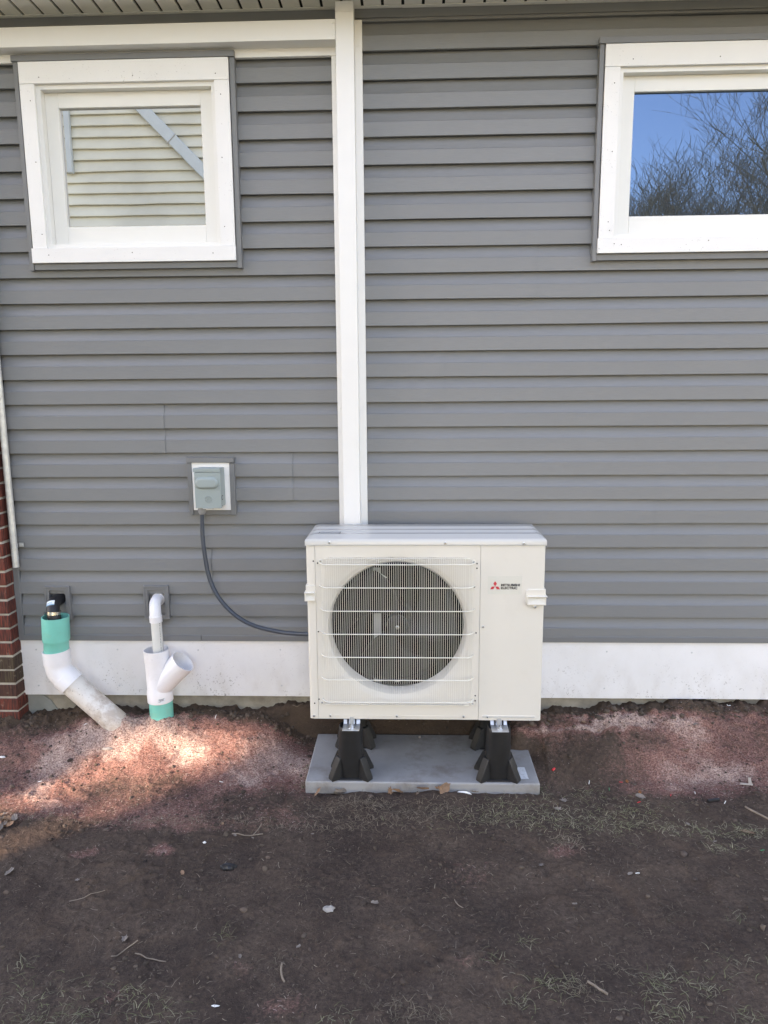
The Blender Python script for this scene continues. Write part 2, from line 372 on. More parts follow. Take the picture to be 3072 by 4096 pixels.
BLOBS = [(300, 3030, 420, 90, .62), (900, 3060, 380, 110, .60), (2600, 2960, 480, 70, .60), (2900, 3060, 260, 100, .55), (2350, 2960, 200, 60, .35), (1250, 2900, 160, 50, .55), (200, 3210, 180, 50, .5), (2600, 3130, 400, 60, .32), (1300, 3060, 200, 70, .4), (500, 3260, 420, 40, .25), (100, 3050, 230, 55, .4), (330, 2970, 260, 40, .45), (640, 2990, 300, 40, .45), (900, 2900, 170, 40, .4), (800, 3050, 240, 45, .2), (80, 3160, 150, 50, .5),
         (520, 3230, 330, 60, .32), (950, 3130, 230, 60, .42), (1100, 3260, 180, 60, .30), (640, 3395, 60, 24, .7), (330, 3400, 60, 25, .4), (1080, 2990, 110, 60, .55), (1200, 3060, 60, 60, .5),
         (2200, 2915, 120, 20, .55), (2360, 2905, 130, 18, .6), (2560, 2890, 120, 18, 1.1), (2680, 2910, 110, 16, 1.0), (2790, 2935, 120, 16, 1.2), (2900, 2960, 120, 18, 1.1), (3030, 2975, 90, 30, 1.3),
         (2450, 3005, 50, 20, 1.6), (2490, 3040, 25, 16, 1.2), (2560, 3075, 140, 30, .25), (2820, 3080, 200, 50, .2), (2950, 3120, 150, 60, .38), (2300, 2960, 90, 25, .45), (2250, 3010, 60, 30, .4), (2650, 3150, 200, 40, .25),
         (2330, 3400, 120, 22, .4), (2270, 3415, 50, 14, .6), (1850, 3440, 120, 30, .22), (1900, 3870, 90, 40, .25), (1830, 3500, 110, 40, .2), (1090, 3990, 90, 50, .35), (440, 4000, 60, 40, .4), (930, 3880, 70, 40, .3),
         (1330, 2900, 200, 30, .25), (700, 3300, 260, 30, .3), (60, 2960, 90, 40, .4), (180, 3120, 120, 40, .45), (2050, 2885, 80, 25, .3)]
def mulch_at(x, y):
    m = np.zeros_like(x); wx = .16*(fbm(x, y, 5, 4, 71)-.5); wy = .12*(fbm(x, y, 5, 4, 73)-.5); x = x+wx; y = y+wy
    for px, py, rx, ry, s in BLOBS:
        c = BC[(px, py)]; m = np.maximum(m, 0) + s*np.exp(-(((x-c[0])/c[2])**2+((y-c[1])/c[3])**2))
    return np.clip(m*(.15+1.5*fbm(x, y, 7, 5, 77))-.10*fbm(x, y, 22, 3, 79), 0, 1.3)
BC = {}
for px, py, rx, ry, s in BLOBS:
    p = G(px, py); q = G(px+rx, py); r = G(px, py+ry); BC[(px, py)] = (p.x, p.y, abs(q.x-p.x), max(.02, abs(r.y-p.y)))

# ------------------------------------------------------------------ ground
def axis(a, b, st, far):
    c = np.arange(a, b+st/2, st); g = []; s = st
    while (g[-1] if g else 0) < far: s *= 1.5; g.append((g[-1] if g else 0)+s)
    g = np.array(g); return np.concatenate([a-g[::-1], c, b+g])
xs = axis(-2.25, 1.95, .007, 600); ys = axis(-1.75, .03, .006, 600); ys = ys[ys < .06]; ys = np.append(ys, [.2, 2, 40, 600])
X, Y = np.meshgrid(xs, ys); Zg = ground_z(X, np.minimum(Y, 0))
Zg = np.where((np.abs(X) > 2.6) | (Y < -2.2), Zg*np.clip(1-(np.maximum(np.abs(X)-2.6, 0)+np.maximum(-Y-2.2, 0))/6, .0, 1), Zg)
nx, ny = len(xs), len(ys); idx = np.arange(nx*ny).reshape(ny, nx)
F = np.stack([idx[:-1, :-1].ravel(), idx[:-1, 1:].ravel(), idx[1:, 1:].ravel(), idx[1:, :-1].ravel()], 1)
gm = fastmesh('ground', np.stack([X.ravel(), Y.ravel(), Zg.ravel()], 1), F)
gm.polygons.foreach_set('use_smooth', np.ones(len(F), bool))
near = (np.abs(X) < 2.4) & (Y > -2) & (Y < .1)
mu = np.where(near, mulch_at(X, Y), .1).astype(np.float32)
wob = (fbm(X, Y*0, 2.2, 3, 5)-.5); cl = (sst(-.24, -.10, Y+.10*wob)*sst(.35, .55, fbm(X, Y, 8, 3, 51)+.25*sst(-.15, -.02, Y))).astype(np.float32)
mu *= (1-.9*sst(-.11, -.05, Y+.08*wob))
lw = np.clip(sst(2.4, 3.4, np.abs(X))+sst(-2.3, -3.4, Y), 0, 1)  # pale grass added out of view to bounce light onto soffit and wall
for nm, arr in (('mulch', mu), ('clod', cl), ('bounce_lawn', lw)):
    a = gm.attributes.new(nm, 'FLOAT', 'POINT'); a.data.foreach_set('value', np.ascontiguousarray(arr.ravel(), np.float32))
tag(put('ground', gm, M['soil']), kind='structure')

# ------------------------------------------------------------------ the house
house = thing('house', 'grey vinyl sided house wall with white trim, two windows and a white skirt board', 'house', (0, .15, 0))
WX1 = 3.2
MB().box(-1.95, WX1, .062, .22, .5, 3.6).build('wall_core', M['dark'], house)
E0, Z0 = .1105, 3.0383
def plank_prof(zl, e=E0):
    return [(.0005, zl+.0012), (.0012, zl+.525*e), (.0060, zl+.56*e), (.0125, zl+.66*e), (.0175, zl+.80*e), (.0220, zl+.95*e), (.0235, zl+1.03*e), (.0255, zl+1.03*e), (.0250, zl+.004), (.0030, zl)]
WIN = [(-1.60, -.765, 2.285, 2.925), (.83, 2.10, 2.295, 2.94)]
def sx(px, py): return atY(px, py, 0).x
SEAM = {}
for cs, px, py in (((14, 15), 657, 1715), ((16, 17), 1170, 1910), ((20, 21), 846, 2290), ((12, 13), 1777, 1515), ((18, 19), 2612, 2090), ((22, 23), 2300, 2470), ((6, 7), 700, 800), ((-1, 0), 2690, 120), ((8, 9), 2150, 1080)):
    if py == 800: continue
    for c in cs: SEAM.setdefault(c, []).append(sx(px, py))
pm_cache = {}
for i in range(-1, 24):
    zl = Z0-E0*i; cuts = []
    for a, b, c, d in WIN:
        if zl < d and zl+E0 > c: cuts.append((a, b))
    segs = [(-1.84, -.25), (-.25, WX1)]; out = []
    for a, b in segs:
        pts = [(a, b)]
        for c, d in cuts:
            pts = [q for (p0, p1) in pts for q in ((p0, min(p1, c)), (max(p0, d), p1)) if q[1]-q[0] > .02]
        for s in SEAM.get(i, []):
            pts = [q for (p0, p1) in pts for q in (((p0, s), (s-.02, p1)) if p0 < s < p1 else ((p0, p1),))]
        out += pts
    for k, (a, b) in enumerate(out):
        dy = -.0032 if any(abs(b-s) < 1e-6 for s in SEAM.get(i, [])) else 0
        dz = random.uniform(-.0006, .0006)
        prof = [(y+dy, z+dz) for y, z in plank_prof(zl)]
        mb = MB(); n = max(2, int((b-a)/.25))
        # slight waviness along the length, as vinyl has
        cols = [a+(b-a)*t/n for t in range(n+1)]; V = []; Fa = []; m = len(prof)
        for xx in cols:
            wv = .0006*math.sin(xx*5+i*1.7)+.0003*math.sin(xx*13+i)
            V += [(xx, y+wv, z+.0006*math.sin(xx*3.1+i*2.3)) for y, z in prof]
        for c in range(n):
            for q in range(m): Fa.append((c*m+q, (c+1)*m+q, (c+1)*m+(q+1) % m, c*m+(q+1) % m))
        Fa += [tuple(range(m)), tuple(range((n+1)*m-1, n*m-1, -1))]
        mb.add(V, Fa); mb.build('siding_plank', M['siding'], house, smooth=16)
# starter strip, frieze channel, corner channel, skirt, foundation
MB().xprof([(-.006, .487), (-.006, .5125), (-.003, .515), (.012, .515), (.012, .487)], -1.84, -.985).build('starter_strip', M['greytrim'], house)
MB().xprof([(-.0045, .487), (-.0045, .5115), (-.002, .514), (.012, .514), (.012, .487)], -.983, WX1).build('starter_strip', M['greytrim'], house)
MB().xprof([(-.012, 3.159), (-.012, 3.192), (.012, 3.192), (.012, 3.15), (-.002, 3.15), (-.002, 3.159)], -2.7, -.02).build('frieze_channel', M['greytrim'], house)
MB().xprof([(-.010, 3.159), (-.010, 3.192), (.012, 3.192), (.012, 3.15), (-.002, 3.15), (-.002, 3.159)], -.02, WX1).build('frieze_channel', M['greytrim'], house)
MB().zprof([(-1.866, .03), (-1.866, -.006), (-1.8405, -.006), (-1.8385, -.004), (-1.8385, .012), (-1.85, .012), (-1.85, .03)], .487, 3.15).build('corner_channel', M['greytrim'], house)
MB().box(-1.872, WX1, .004, .0155, .208, .486).build('skirt_board', M['skirt'], house, bevel=.001)
mb = MB(); MB.box(mb, -1.95, WX1, .03, .3, -.5, .5); mb.build('foundation', M['concrete'], house)
MB().prism([(-1.868, -.1), (-1.70, -.1), (-1.715, .06), (-1.72, .12), (-1.75, .17), (-1.79, .20), (-1.868, .206)], .021, .0305).build('parging_patch', M['parge'], house, bevel=.004)
# screws in the skirt board
def disc_mesh(name, r, h, n=14, dome=.5):
    return MB().rings([((0, 0, 0), (0, -1, 0), r), ((0, -h*.6, 0), (0, -1, 0), r), ((0, -h, 0), (0, -1, 0), r*dome)], n).mesh(name, 40)
scr = disc_mesh('screw', .0042, .0025); scr.materials.append(M['zinc'])
for px, py in ((145, 2598), (470, 2598), (793, 2600), (1122, 2598), (155, 2742), (478, 2742), (800, 2742), (1127, 2742), (2427, 2606), (2767, 2610), (2417, 2753), (2756, 2754)):
    p = atY(px, py, .004); put('skirt_screw', scr, None, house, (p.x, .0042, p.z))
# soffit: one strip per groove
gx = atY(50*.617, 140*.617, 0).x; gx2 = atY(1575*.617, 92*.617, 0).x; step = (gx2-gx)/12
MB().box(-2.7, WX1, -.28, .0, 3.204, 3.21).build('soffit_backing', M['dark'], house)
MB().xprof([(-.03, 3.1925), (-.03, 3.1945), (-.002, 3.1945), (-.002, 3.1925)], -2.7, WX1).build('soffit_channel', M['soffit'], house)
k0 = int((-2.7-gx)/step); slat = MB().box(.006, step-.006, -.28, -.004, 3.196, 3.2038).mesh('soffit_slat'); slat.materials.append(M['soffit'])
lip = MB().xprof([(-.004, 0), (-.55, 0)], 0, 1)
for k in range(k0, int((WX1-gx)/step)): put('soffit_slat', slat, None, house, (gx+k*step, 0, .0003*random.random()))
MB().box(-2.7, WX1, -.30, -.28, 3.17, 3.36).build('fascia', M['white'], house)
MB().xprof([(-.36, 3.33), (-.36, 3.36), (3.0, 5.0), (3.0, 4.97)], -2.7, WX1).build('roof', M['nroof'], house)
# windows
def window(x0, x1, zt, zb, gl, nails, refl_ok=1):
    # x0..x1 = outer faces of the white side boards
    fr = MB(); wi, zi0, zi1 = .0625, zb+.062, zt-.085
    fr.frame((x0+.06, x1-.06, zi0-.003, zi1+.003), (x0+.080, x1-.080, zi0+.018, zi1-.018), -.014, .05)
    w_ = fr.build('window', M['vinyl'], house, bevel=.0012)
    MB().box(x0, x1, -.030, .012, zt-.085, zt).build('head_board', M['white'], w_, bevel=.0012)
    MB().box(x0, x0+.0625, -.030, .012, zb+.0625, zt-.0862).build('side_board', M['white'], w_, bevel=.0012)
    MB().box(x1-.0625, x1, -.030, .012, zb+.0625, zt-.0862).build('side_board', M['white'], w_, bevel=.0012)
    MB().box(x0-.004, x1+.002, -.036, .012, zb, zb+.0613).build('sill_board', M['white'], w_, bevel=.0012)
    g = M['greytrim']
    MB().box(x0-.0265, x1+.0265, -.034, .012, zt+.0008, zt+.0245).build('trim_channel', g, w_, bevel=.001)
    MB().box(x0-.0225, x0-.0045, -.026, .012, zb-.030, zt).build('trim_channel', g, w_, bevel=.001)
    MB().box(x1+.0045, x1+.0245, -.026, .012, zb-.030, zt).build('trim_channel', g, w_, bevel=.001)
    MB().box(x0-.0035, x1+.0035, -.022, .012, zb-.0265, zb-.002).build('trim_channel', g, w_, bevel=.001)
    a0, a1, b0, b1 = x0+.0805, x1-.0805, zi0+.0225, zi1-.0185
    sw = .061
    MB().box(a0, a0+sw*.92, .020, .055, b0, b1).build('sash_stile', M['sash'], w_, bevel=.001)
    MB().box(a1-sw*.92, a1, .020, .055, b0, b1).build('sash_stile', M['sash'], w_, bevel=.001)
    MB().box(a0+sw*.92+.0004, a1-sw*.92-.0004, .0203, .055, b1-.060, b1).build('sash_rail', M['sash'], w_, bevel=.001)
    MB().box(a0+sw*.92+.0004, a1-sw*.92-.0004, .0203, .055, b0, b0+.074).build('sash_rail', M['sash'], w_, bevel=.001)
    MB().box(a0+.02, a1-.02, .036, .040, b0+.02, b1-.02).build('glass_pane', gl, w_)
    nm = disc_mesh('nail', .0023, .0006, 8, .9); nm.materials.append(M['nail'])
    for nx_, nz_ in nails: put('nail', nm, None, w_, (nx_, -.0303 if nz_ > zb+.062 else -.0363, nz_))
    return w_
nl = []
for px, py in ((251, 501), (859, 489), (1396, 475), (197, 653), (233, 1051), (273, 1519), (1430, 610), (1439, 1020), (1456, 1468), (321, 1655), (861, 1638), (1383, 1641)):
    p = atY(px*.6172, py*.6172, -.03); nl.append((p.x, p.z))
tag(window(-1.627, -.741, 3.017, 2.211, M['glassL'], nl), 'left window reflecting pale cream siding')
nr = []
for px, py in ((501, 292), (1250, 270), (340, 498), (320, 1087), (285, 1692), (296, 1766), (333, 1883), (394, 1890), (1143, 1854)):
    p = atY(2300+px*.4653, 100+py*.4653, -.03); nr.append((p.x, p.z))
tag(window(.805, 2.12, 3.031, 2.218, M['glassR'], nr), 'right window reflecting blue sky and bare branches')

# ------------------------------------------------------------------ white cover for the refrigerant lines
lc = thing('line_cover', 'white metal line cover running down the wall behind the heat pump and along the top', 'line cover', (-.25, 0, .5))
MB().zprof([(-.3145, .002), (-.3145, -.014), (-.2895, -.014), (-.2895, -.080), (-.216, -.080), (-.216, -.014), (-.186, -.014), (-.186, .002)], .55, 3.150).build('vertical_cover', M['cover'], lc, bevel=.0012)
MB().zprof([(-.2892, -.0135), (-.2892, -.0795), (-.2163, -.0795), (-.2163, -.0135)], 3.1505, 3.190).build('cover_end', M['cover'], lc, bevel=.001)
MB().xprof([(.002, 3.018), (-.017, 3.018), (-.017, 3.050), (-.080, 3.050), (-.080, 3.125), (-.012, 3.125), (-.0125, 3.150), (.002, 3.150)], -2.7, -.2905).build('horizontal_cover', M['cover'], lc, bevel=.0012)
sm = disc_mesh('cover_screw', .004, .003); sm.materials.append(M['cover'])
for x, y, z in ((-.298, -.080, 3.11), (-.298, -.080, 3.066), (-.301, -.014, 2.985), (-.203, -.014, 3.05), (-.302, -.014, 1.58), (-.199, -.014, 1.58), (-.302, -.014, 2.3), (-.199, -.014, 2.3)):
    if 2.2 < z < 2.4: continue
    put('cover_screw', sm, None, lc, (x, y, z))

# ------------------------------------------------------------------ brick wall at the left
bw = thing('brick_wall', 'dark red striated brick wall end at the left edge of the photo', 'brick wall', (-2.2, 0, 0))
MB().box(-2.745, -1.869, -.064, .2, -.3, 3.15).build('mortar_bed', M['mortar'], bw)
b1 = MB().box(-.203, 0, 0, .092, 0, .0575).mesh('brick'); b2 = MB().box(-.0965, 0, 0, .092, 0, .0575).mesh('brick_half')
for b in (b1, b2): b.materials.append(M['brick'])
k = -5
while .156+.0683*k < 3.05:
    x = -1.865; z = .156+.0683*k+.0054; half = k % 2; first = True
    while x > -2.72:
        me = b2 if (half and first) or x < -2.6 else b1
        o = put('brick', me, None, bw, (x+random.uniform(-.0012, .0012), -.070+random.uniform(-.0015, .0015), z+random.uniform(-.001, .001)))
        bv = o.modifiers.new('bevel', 'BEVEL'); bv.width = .003; bv.segments = 2
        x -= (.0965 if me is b2 else .203)+.0108; first = False
    k += 1

# ------------------------------------------------------------------ galvanised pipe on the corner
gp = thing('galvanised_pipe', 'old galvanised metal pipe strapped to the wall beside the bricks', 'pipe', (-1.834, -.03, .85))
MB().hollow([((-1.834, -.028, .853), (0, 0, 1), .0148), ((-1.834, -.028, 1.5), (0, 0, 1), .0148), ((-1.834, -.028, 3.14), (0, 0, 1), .0148)], .002, 20).build('pipe_tube', M['galv'], gp, smooth=40)
mb = MB().hollow([((-1.834, -.028, .945), (0, 0, 1), .0168), ((-1.834, -.028, .965), (0, 0, 1), .0168)], .0018, 20)
mb.box(-1.819, -1.797, -.0125, -.0108, .946, .966); mb.build('pipe_strap', M['zinc'], gp, smooth=30)
put('strap_screw', scr, None, gp, (-1.804, -.0128, .956))

# ------------------------------------------------------------------ two drain outlets with wall plates
def wall_plate(cx, z0, z1, name, label):
    hw = .0605
    t = thing(name, label, 'wall plate', (cx, 0, z0))
    MB().frame((cx-hw, cx+hw, z0, z1), (cx-hw+.009, cx+hw-.009, z0+.009, z1-.009), -.017, .01).build('outer_rim', M['greytrim'], t, bevel=.002)
    MB().frame((cx-hw+.0085, cx+hw-.0085, z0+.0085, z1-.0085), (cx-.039, cx+.039, z0+.0225, z1-.0205), -.0145, .0185).build('face_frame', M['greytrim'], t, bevel=.001)
    MB().box(cx-.0395, cx+.0395, .0155, .0185, z0+.022, z1-.020).build('recess_panel', M['greytrim'], t)
    return t
wall_plate(-1.6575, .593, .756, 'wall_plate', 'grey wall plate around the black rubber elbow')
wall_plate(-1.186, .596, .760, 'wall_plate', 'grey wall plate around the white elbow pipe')
# black rubber elbow + teal bell + white 45 degree elbow + long dirty pipe
dr = thing('drain_pipe', 'teal pipe socket on a white elbow with a dirty pipe slanting into the soil', 'drain pipe', (-1.63, -.10, .1))
ay = -.098
up = (.03, 0, 1)
MB().hollow([((-1.640, ay, .455), up, .0545), ((-1.637, ay, .515), up, .0545), ((-1.6365, ay, .521), up, .0585), ((-1.636, ay, .528), up, .0600), ((-1.631, ay, .636), up, .0600)], .0045, 40).build('teal_socket', M['teal'], dr, smooth=35)
s45 = .7071
R = [((-1.641, ay, .474), (.05, 0, -1), .0605), ((-1.639, ay, .412), (.05, 0, -1), .0605), ((-1.639, ay, .411), (.05, 0, -1), .0575)]
for k in range(1, 8):
    a = math.radians(4+41*k/7); R.append(((-1.639+.085*(1-math.cos(a)), ay-.004*k/7, .411-.085*math.sin(a)), (math.sin(a), 0, -math.cos(a)), .0575))
ex, ez = R[-1][0][0], R[-1][0][2]
R += [((ex+.004, ay-.005, ez-.004), (s45, 0, -s45), .0575), ((ex+.0045, ay-.005, ez-.0045), (s45, 0, -s45), .061), ((ex+.040, ay-.008, ez-.040), (s45, 0, -s45), .061)]
MB().hollow(R, .004, 40).build('white_elbow', M['pvc'], dr, smooth=35)
e0 = Vector((ex+.030, ay-.007, ez-.030)); e1 = Vector((-1.322, -.142, .100)); dv = (e1-e0)
n_ = 48; mbp = MB(); mbp.hollow([(e0+dv*t, dv, .0545+.0006*math.sin(9*t)) for t in [i/12 for i in range(13)]], .005, n_)
# ragged broken end
V = mbp.v; m_ = 13
for e in (12,):
    for half in (0, 1):
        for k in range(n_):
            i = half*m_*n_+e*n_+k; p = Vector(V[i]); V[i] = tuple(p+dv.normalized()*(.006*math.sin(k*.27+1)+random.uniform(-.004, .004)))
mbp.build('slanting_pipe', M['pvcdirty'], dr, smooth=35)
rb = thing('rubber_elbow', 'black rubber elbow with a steel band clamp dropping into the teal socket', 'pipe elbow', (-1.65, 0, .64))
path = spline([(-1.657, .02, .688), (-1.657, -.012, .690), (-1.653, -.060, .684), (-1.645, -.088, .655), (-1.637, -.096, .628), (-1.636, -.097, .60)], 6)
MB().tube(path, [.0285]*(len(path)-13)+[.0285+.0015*min(1, i/4) for i in range(13)], 24).build('rubber_bend', M['rubber'], rb, smooth=40)
MB().rings([((-1.6385, -.0925, .660), (.05, .1, 1), .0312), ((-1.639, -.0945, .646), (.05, .1, 1), .0312)], 32).build('band_clamp', M['steel'], rb, smooth=40)
MB().tube([(-1.676, -.105, .655), (-1.666, -.122, .653)], .005, 8).build('clamp_screw', M['steel'], rb)
MB().rings([((-1.637, -.096, .62), (0, 0, 1), .0255), ((-1.637, -.096, .52), (0, 0, 1), .0255)], 24).build('inner_pipe', M['pipegrey'], rb, smooth=40)

def textmesh(s, size, width=None, off=0.0, ext=.0003):
    c = bpy.data.curves.new('lettering', 'FONT'); c.body = s; c.size = size; c.extrude = ext; c.offset = off; c.resolution_u = 4
    o = bpy.data.objects.new('lettering', c); COL.objects.link(o); dg = bpy.context.evaluated_depsgraph_get(); dg.update()
    m = bpy.data.meshes.new_from_object(o.evaluated_get(dg)); bpy.data.objects.remove(o); bpy.data.curves.remove(c); m.materials.clear()
    co = np.zeros(len(m.vertices)*3, np.float32); m.vertices.foreach_get('co', co); co = co.reshape(-1, 3)
    co[:, 0] -= co[:, 0].min(); co[:, 1] -= co[:, 1].min()
    if width: co[:, 0] *= width/co[:, 0].max()
    if size: co[:, 1] *= size/max(1e-6, co[:, 1].max())
    m.vertices.foreach_set('co', np.stack([co[:, 0], -co[:, 2], co[:, 1]], 1).ravel()); m.flip_normals() if False else None; m.update(); return m
# curved label wrapped round the rubber bend
lab = MB(); cc = Vector((-1.6505, -.070, .680)); axd = Vector((.12, -.62, -.78)).normalized(); sd_ = Vector((1, 0, 0)); sd_ = (sd_-axd*sd_.dot(axd)).normalized(); ou = sd_.cross(axd).normalized()
if ou.y > 0: ou = -ou
def wrap(u, v, r): return cc+axd*v+(ou*math.cos(u/.0287)+sd_*math.sin(u/.0287))*r
n1 = 12; V = []
for j in range(2):
    for i in range(n1+1): V.append(wrap(-.034+.050*i/n1, (-.012, .011)[j]-.0045*(i/n1-.5), .0294))
lab.add(V, [(i, i+1, n1+2+i, n1+1+i) for i in range(n1)]); lo = lab.build('paper_label', M['label'], rb, smooth=60)
tm = textmesh('FERNCO', .0085, .036, .0002, 0)
for v in tm.vertices: v.co = wrap(-.030+v.co.x, .005-v.co.z-.0045*((v.co.x)/.036-.5), .0297)
put('label_lettering', tm, M['blue'], lo)
st = MB(); V = []
for j in range(2):
    for i in range(n1+1): V.append(wrap(-.0335+.049*i/n1, (.0065, .0105)[j]-.0045*(i/n1-.5), .0296))
st.add(V, [(i, i+1, n1+2+i, n1+1+i) for i in range(n1)]); st.build('label_stripe', M['blue'], lo)

# white wye
wy = thing('wye_pipe', 'white wye drain fitting standing in a teal pipe in the soil', 'drain pipe', (-1.16, -.10, .1))
by = -.105
MB().hollow([((-1.158, by, .03), (0, 0, 1), .0535), ((-1.160, by, .255), (0, 0, 1), .0535)], .0045, 40).build('teal_stub', M['teal'], wy, smooth=35)
MB().hollow([((-1.1605, by, .2335), (-.02, 0, 1), .0585), ((-1.1615, by, .283), (-.02, 0, 1), .0585), ((-1.1615, by, .290), (-.02, 0, 1), .0550), ((-1.165, by, .425), (-.02, 0, 1), .0550), ((-1.165, by, .426), (-.02, 0, 1), .0572), ((-1.166, by, .482), (-.02, 0, 1), .0577)], .004, 40).build('wye_body', M['pvc'], wy, smooth=35)
d45 = Vector((.68, -.06, .73)).normalized(); b0 = Vector((-1.160, by, .300)); 
MB().hollow([(b0+d45*.005, d45, .0540), (b0+d45*.118, d45, .0545), (b0+d45*.1185, d45, .0570), (b0+d45*.176, d45, .0577)], .004, 40).build('wye_branch', M['pvc'], wy, smooth=35)
MB().hollow([(b0+d45*.112, d45, .0535), (b0+d45*.120, d45, .0535)], .006, 40).build('socket_stop', M['pvc'], wy, smooth=35)
MB().rings([(b0+d45*.02, d45, .049), (b0+d45*.03, d45, .049)], 32).build('branch_inside', M['pipegrey'], wy)
a0 = -.35
lb = MB(); V = []
for j in range(2):
    for i in range(9): 
        a = math.radians(10+32*i/8); V.append((-1.1615+.0589*math.sin(a), by-.0589*math.cos(a), (.243, .262)[j]+.003*i/8))
lb.add(V, [(i, i+1, 10+i, 9+i) for i in range(8)]); lo = lb.build('paper_label', M['label'], wy, smooth=60)
for j, (zz, a1_, a2_) in enumerate(((.2585, 13, 38), (.2545, 13, 35), (.2505, 20, 36), (.2475, 12, 22))):
    q = MB(); V = []
    for jj in range(2):
        for i in range(7):
            a = math.radians(a1_+(a2_-a1_)*i/6); V.append((-1.1615+.0592*math.sin(a), by-.0592*math.cos(a), zz+.0017*jj+.003*(a1_-10+(a2_-a1_)*i/6)/32))
    q.add(V, [(i, i+1, 8+i, 7+i) for i in range(6)]); q.build('label_line', M['ink'], lo)
# small white pipe from the wall into the wye
sp = thing('elbow_pipe', 'small white drain pipe bending out of the wall down into the wye', 'drain pipe', (-1.16, -.1, .45))
path = spline([(-1.183, .02, .690), (-1.182, -.010, .691), (-1.176, -.055, .686), (-1.166, -.088, .660), (-1.162, -.098, .628)], 7)
MB().tube(path, .0262, 28).build('pipe_bend', M['pvc'], sp, smooth=40)
MB().hollow([((-1.182, -.001, .690), (0, 1, 0), .0305), ((-1.182, .013, .690), (0, 1, 0), .0305)], .004, 28).build('wall_collar', M['pvc'], sp, smooth=35)
MB().rings([((-1.1622, -.098, .640), (-.02, 0, 1), .0285), ((-1.1615, -.098, .612), (-.02, 0, 1), .0285)], 28).build('pipe_hub', M['pvc'], sp, smooth=35)
MB().rings([((-1.1615, -.098, .63), (-.02, 0, 1), .0242), ((-1.158, -.098, .40), (-.02, 0, 1), .0242)], 28).build('straight_pipe', M['pipegrey'], sp, smooth=35)
for z in np.arange(.455, .61, .0075):
    a = math.radians(52); h = random.choice((.0028, .004, .005))
    MB().rings([((-1.1593+.0243*math.sin(a), -.098-.0243*math.cos(a), z), (0, 0, 1), .0011), ((-1.1593+.0243*math.sin(a), -.098-.0243*math.cos(a), z+h), (0, 0, 1), .0011)], 6).build('printed_mark', M['ink'], sp)

# ------------------------------------------------------------------ disconnect switch box
mbk = thing('mounting_block', 'white mounting board in a grey trim frame behind the grey switch box', 'mounting block', (-.9, 0, 1.1))
MB().box(-.9835, -.8115, -.020, .012, 1.119, 1.337).build('white_board', M['white'], mbk, bevel=.001)
g = M['greytrim']
MB().box(-1.0045, -.789, -.028, .01, 1.3378, 1.361).build('trim_channel', g, mbk, bevel=.0012)
MB().box(-1.004, -.9842, -.022, .01, 1.097, 1.3368).build('trim_channel', g, mbk, bevel=.0012)
MB().box(-.8108, -.789, -.022, .01, 1.097, 1.3348).build('trim_channel', g, mbk, bevel=.0012)
MB().box(-.9835, -.8115, -.016, .01, 1.097, 1.1182).build('trim_channel', g, mbk, bevel=.0012)
bx = thing('switch_box', 'grey green metal electrical switch box on the white board', 'switch box', (-.89, -.05, 1.13))
X0, X1, ZB, ZT, YF = -.952, -.8305, 1.143, 1.3205, -.106
MB().box(X0+.003, X1-.004, YF+.014, -.020, ZB+.002, ZT-.003).build('box_body', M['box'], bx, bevel=.002)
MB().xprof([(YF-.001, ZT-.0165), (YF-.001, ZT-.002), (YF+.002, ZT), (YF+.022, ZT), (YF+.022, ZT-.0165)], X0, X1).build('top_hood', M['box'], bx, bevel=.0008)
cv = MB().box(X0+.0035, X1-.001, YF+.001, YF+.012, ZB-.002, ZT-.0185).build('hinged_cover', M['box'], bx, bevel=.0015)
cx, cz = -.8935, 1.2545
mb = MB()
def capsule(hw, hh, n=12):
    r = hh; P = []
    for s_ in (1, -1):
        for k in range(n+1): a = math.radians(-90+180*k/n); P.append((cx+s_*(hw-r)+s_*r*math.cos(a), cz+s_*r*math.sin(a)))
    return P
V = []; lv = ((.0535, .0262, 0), (.0525, .0252, .004), (.050, .0228, .0075), (.0455, .0185, .0105), (.043, .0160, .0115), (.0415, .0146, .0116))
for hw, hh, d in lv: V += [(x, YF+.001-d, z) for x, z in capsule(hw, hh)]
n = 26; Fc = [(i*n+k, i*n+(k+1) % n, (i+1)*n+(k+1) % n, (i+1)*n+k) for i in range(len(lv)-1) for k in range(n)]+[tuple((len(lv)-1)*n+k for k in range(n))]
mb.add(V, Fc); mb.build('raised_panel', M['box'], cv, smooth=50)
# embossed round monogram
mb = MB(); ec = (-.8895, 1.1805)
def ring(cx_, cz_, r, a0, a1, tr, n=20): mb.tube([(cx_+r*math.cos(math.radians(a0+(a1-a0)*k/n)), YF+.0005, cz_+r*math.sin(math.radians(a0+(a1-a0)*k/n))) for k in range(n+1)], tr, 6)
ring(*ec, .0148, 0, 360, .0009, 40); ring(*ec, .0128, 100, 170, .0006); ring(*ec, .0128, 10, 80, .0006); ring(*ec, .0128, 190, 260, .0006); ring(*ec, .0128, 280, 350, .0006)
ring(ec[0]-.0042, ec[1]+.0042, .0036, 20, 330, .0008); ring(ec[0]+.0046, ec[1]+.004, .0036, -60, 240, .0008); ring(ec[0]+.0046, ec[1]-.0042, .0040, -200, 140, .0008); ring(ec[0]-.0048, ec[1]-.0040, .0034, 60, 300, .0008)
mb.tube([(ec[0]-.006, YF+.0005, ec[1]-.007), (ec[0], YF+.0005, ec[1]+.001), (ec[0]+.0025, YF+.0005, ec[1]+.008)], .0009, 6)
mb.build('embossed_monogram', M['box'], cv, smooth=60)
MB().tube([(-.8345, -.074, 1.185), (-.8335, -.074, 1.185)], .011, 20).build('knockout', M['dark'], bx)
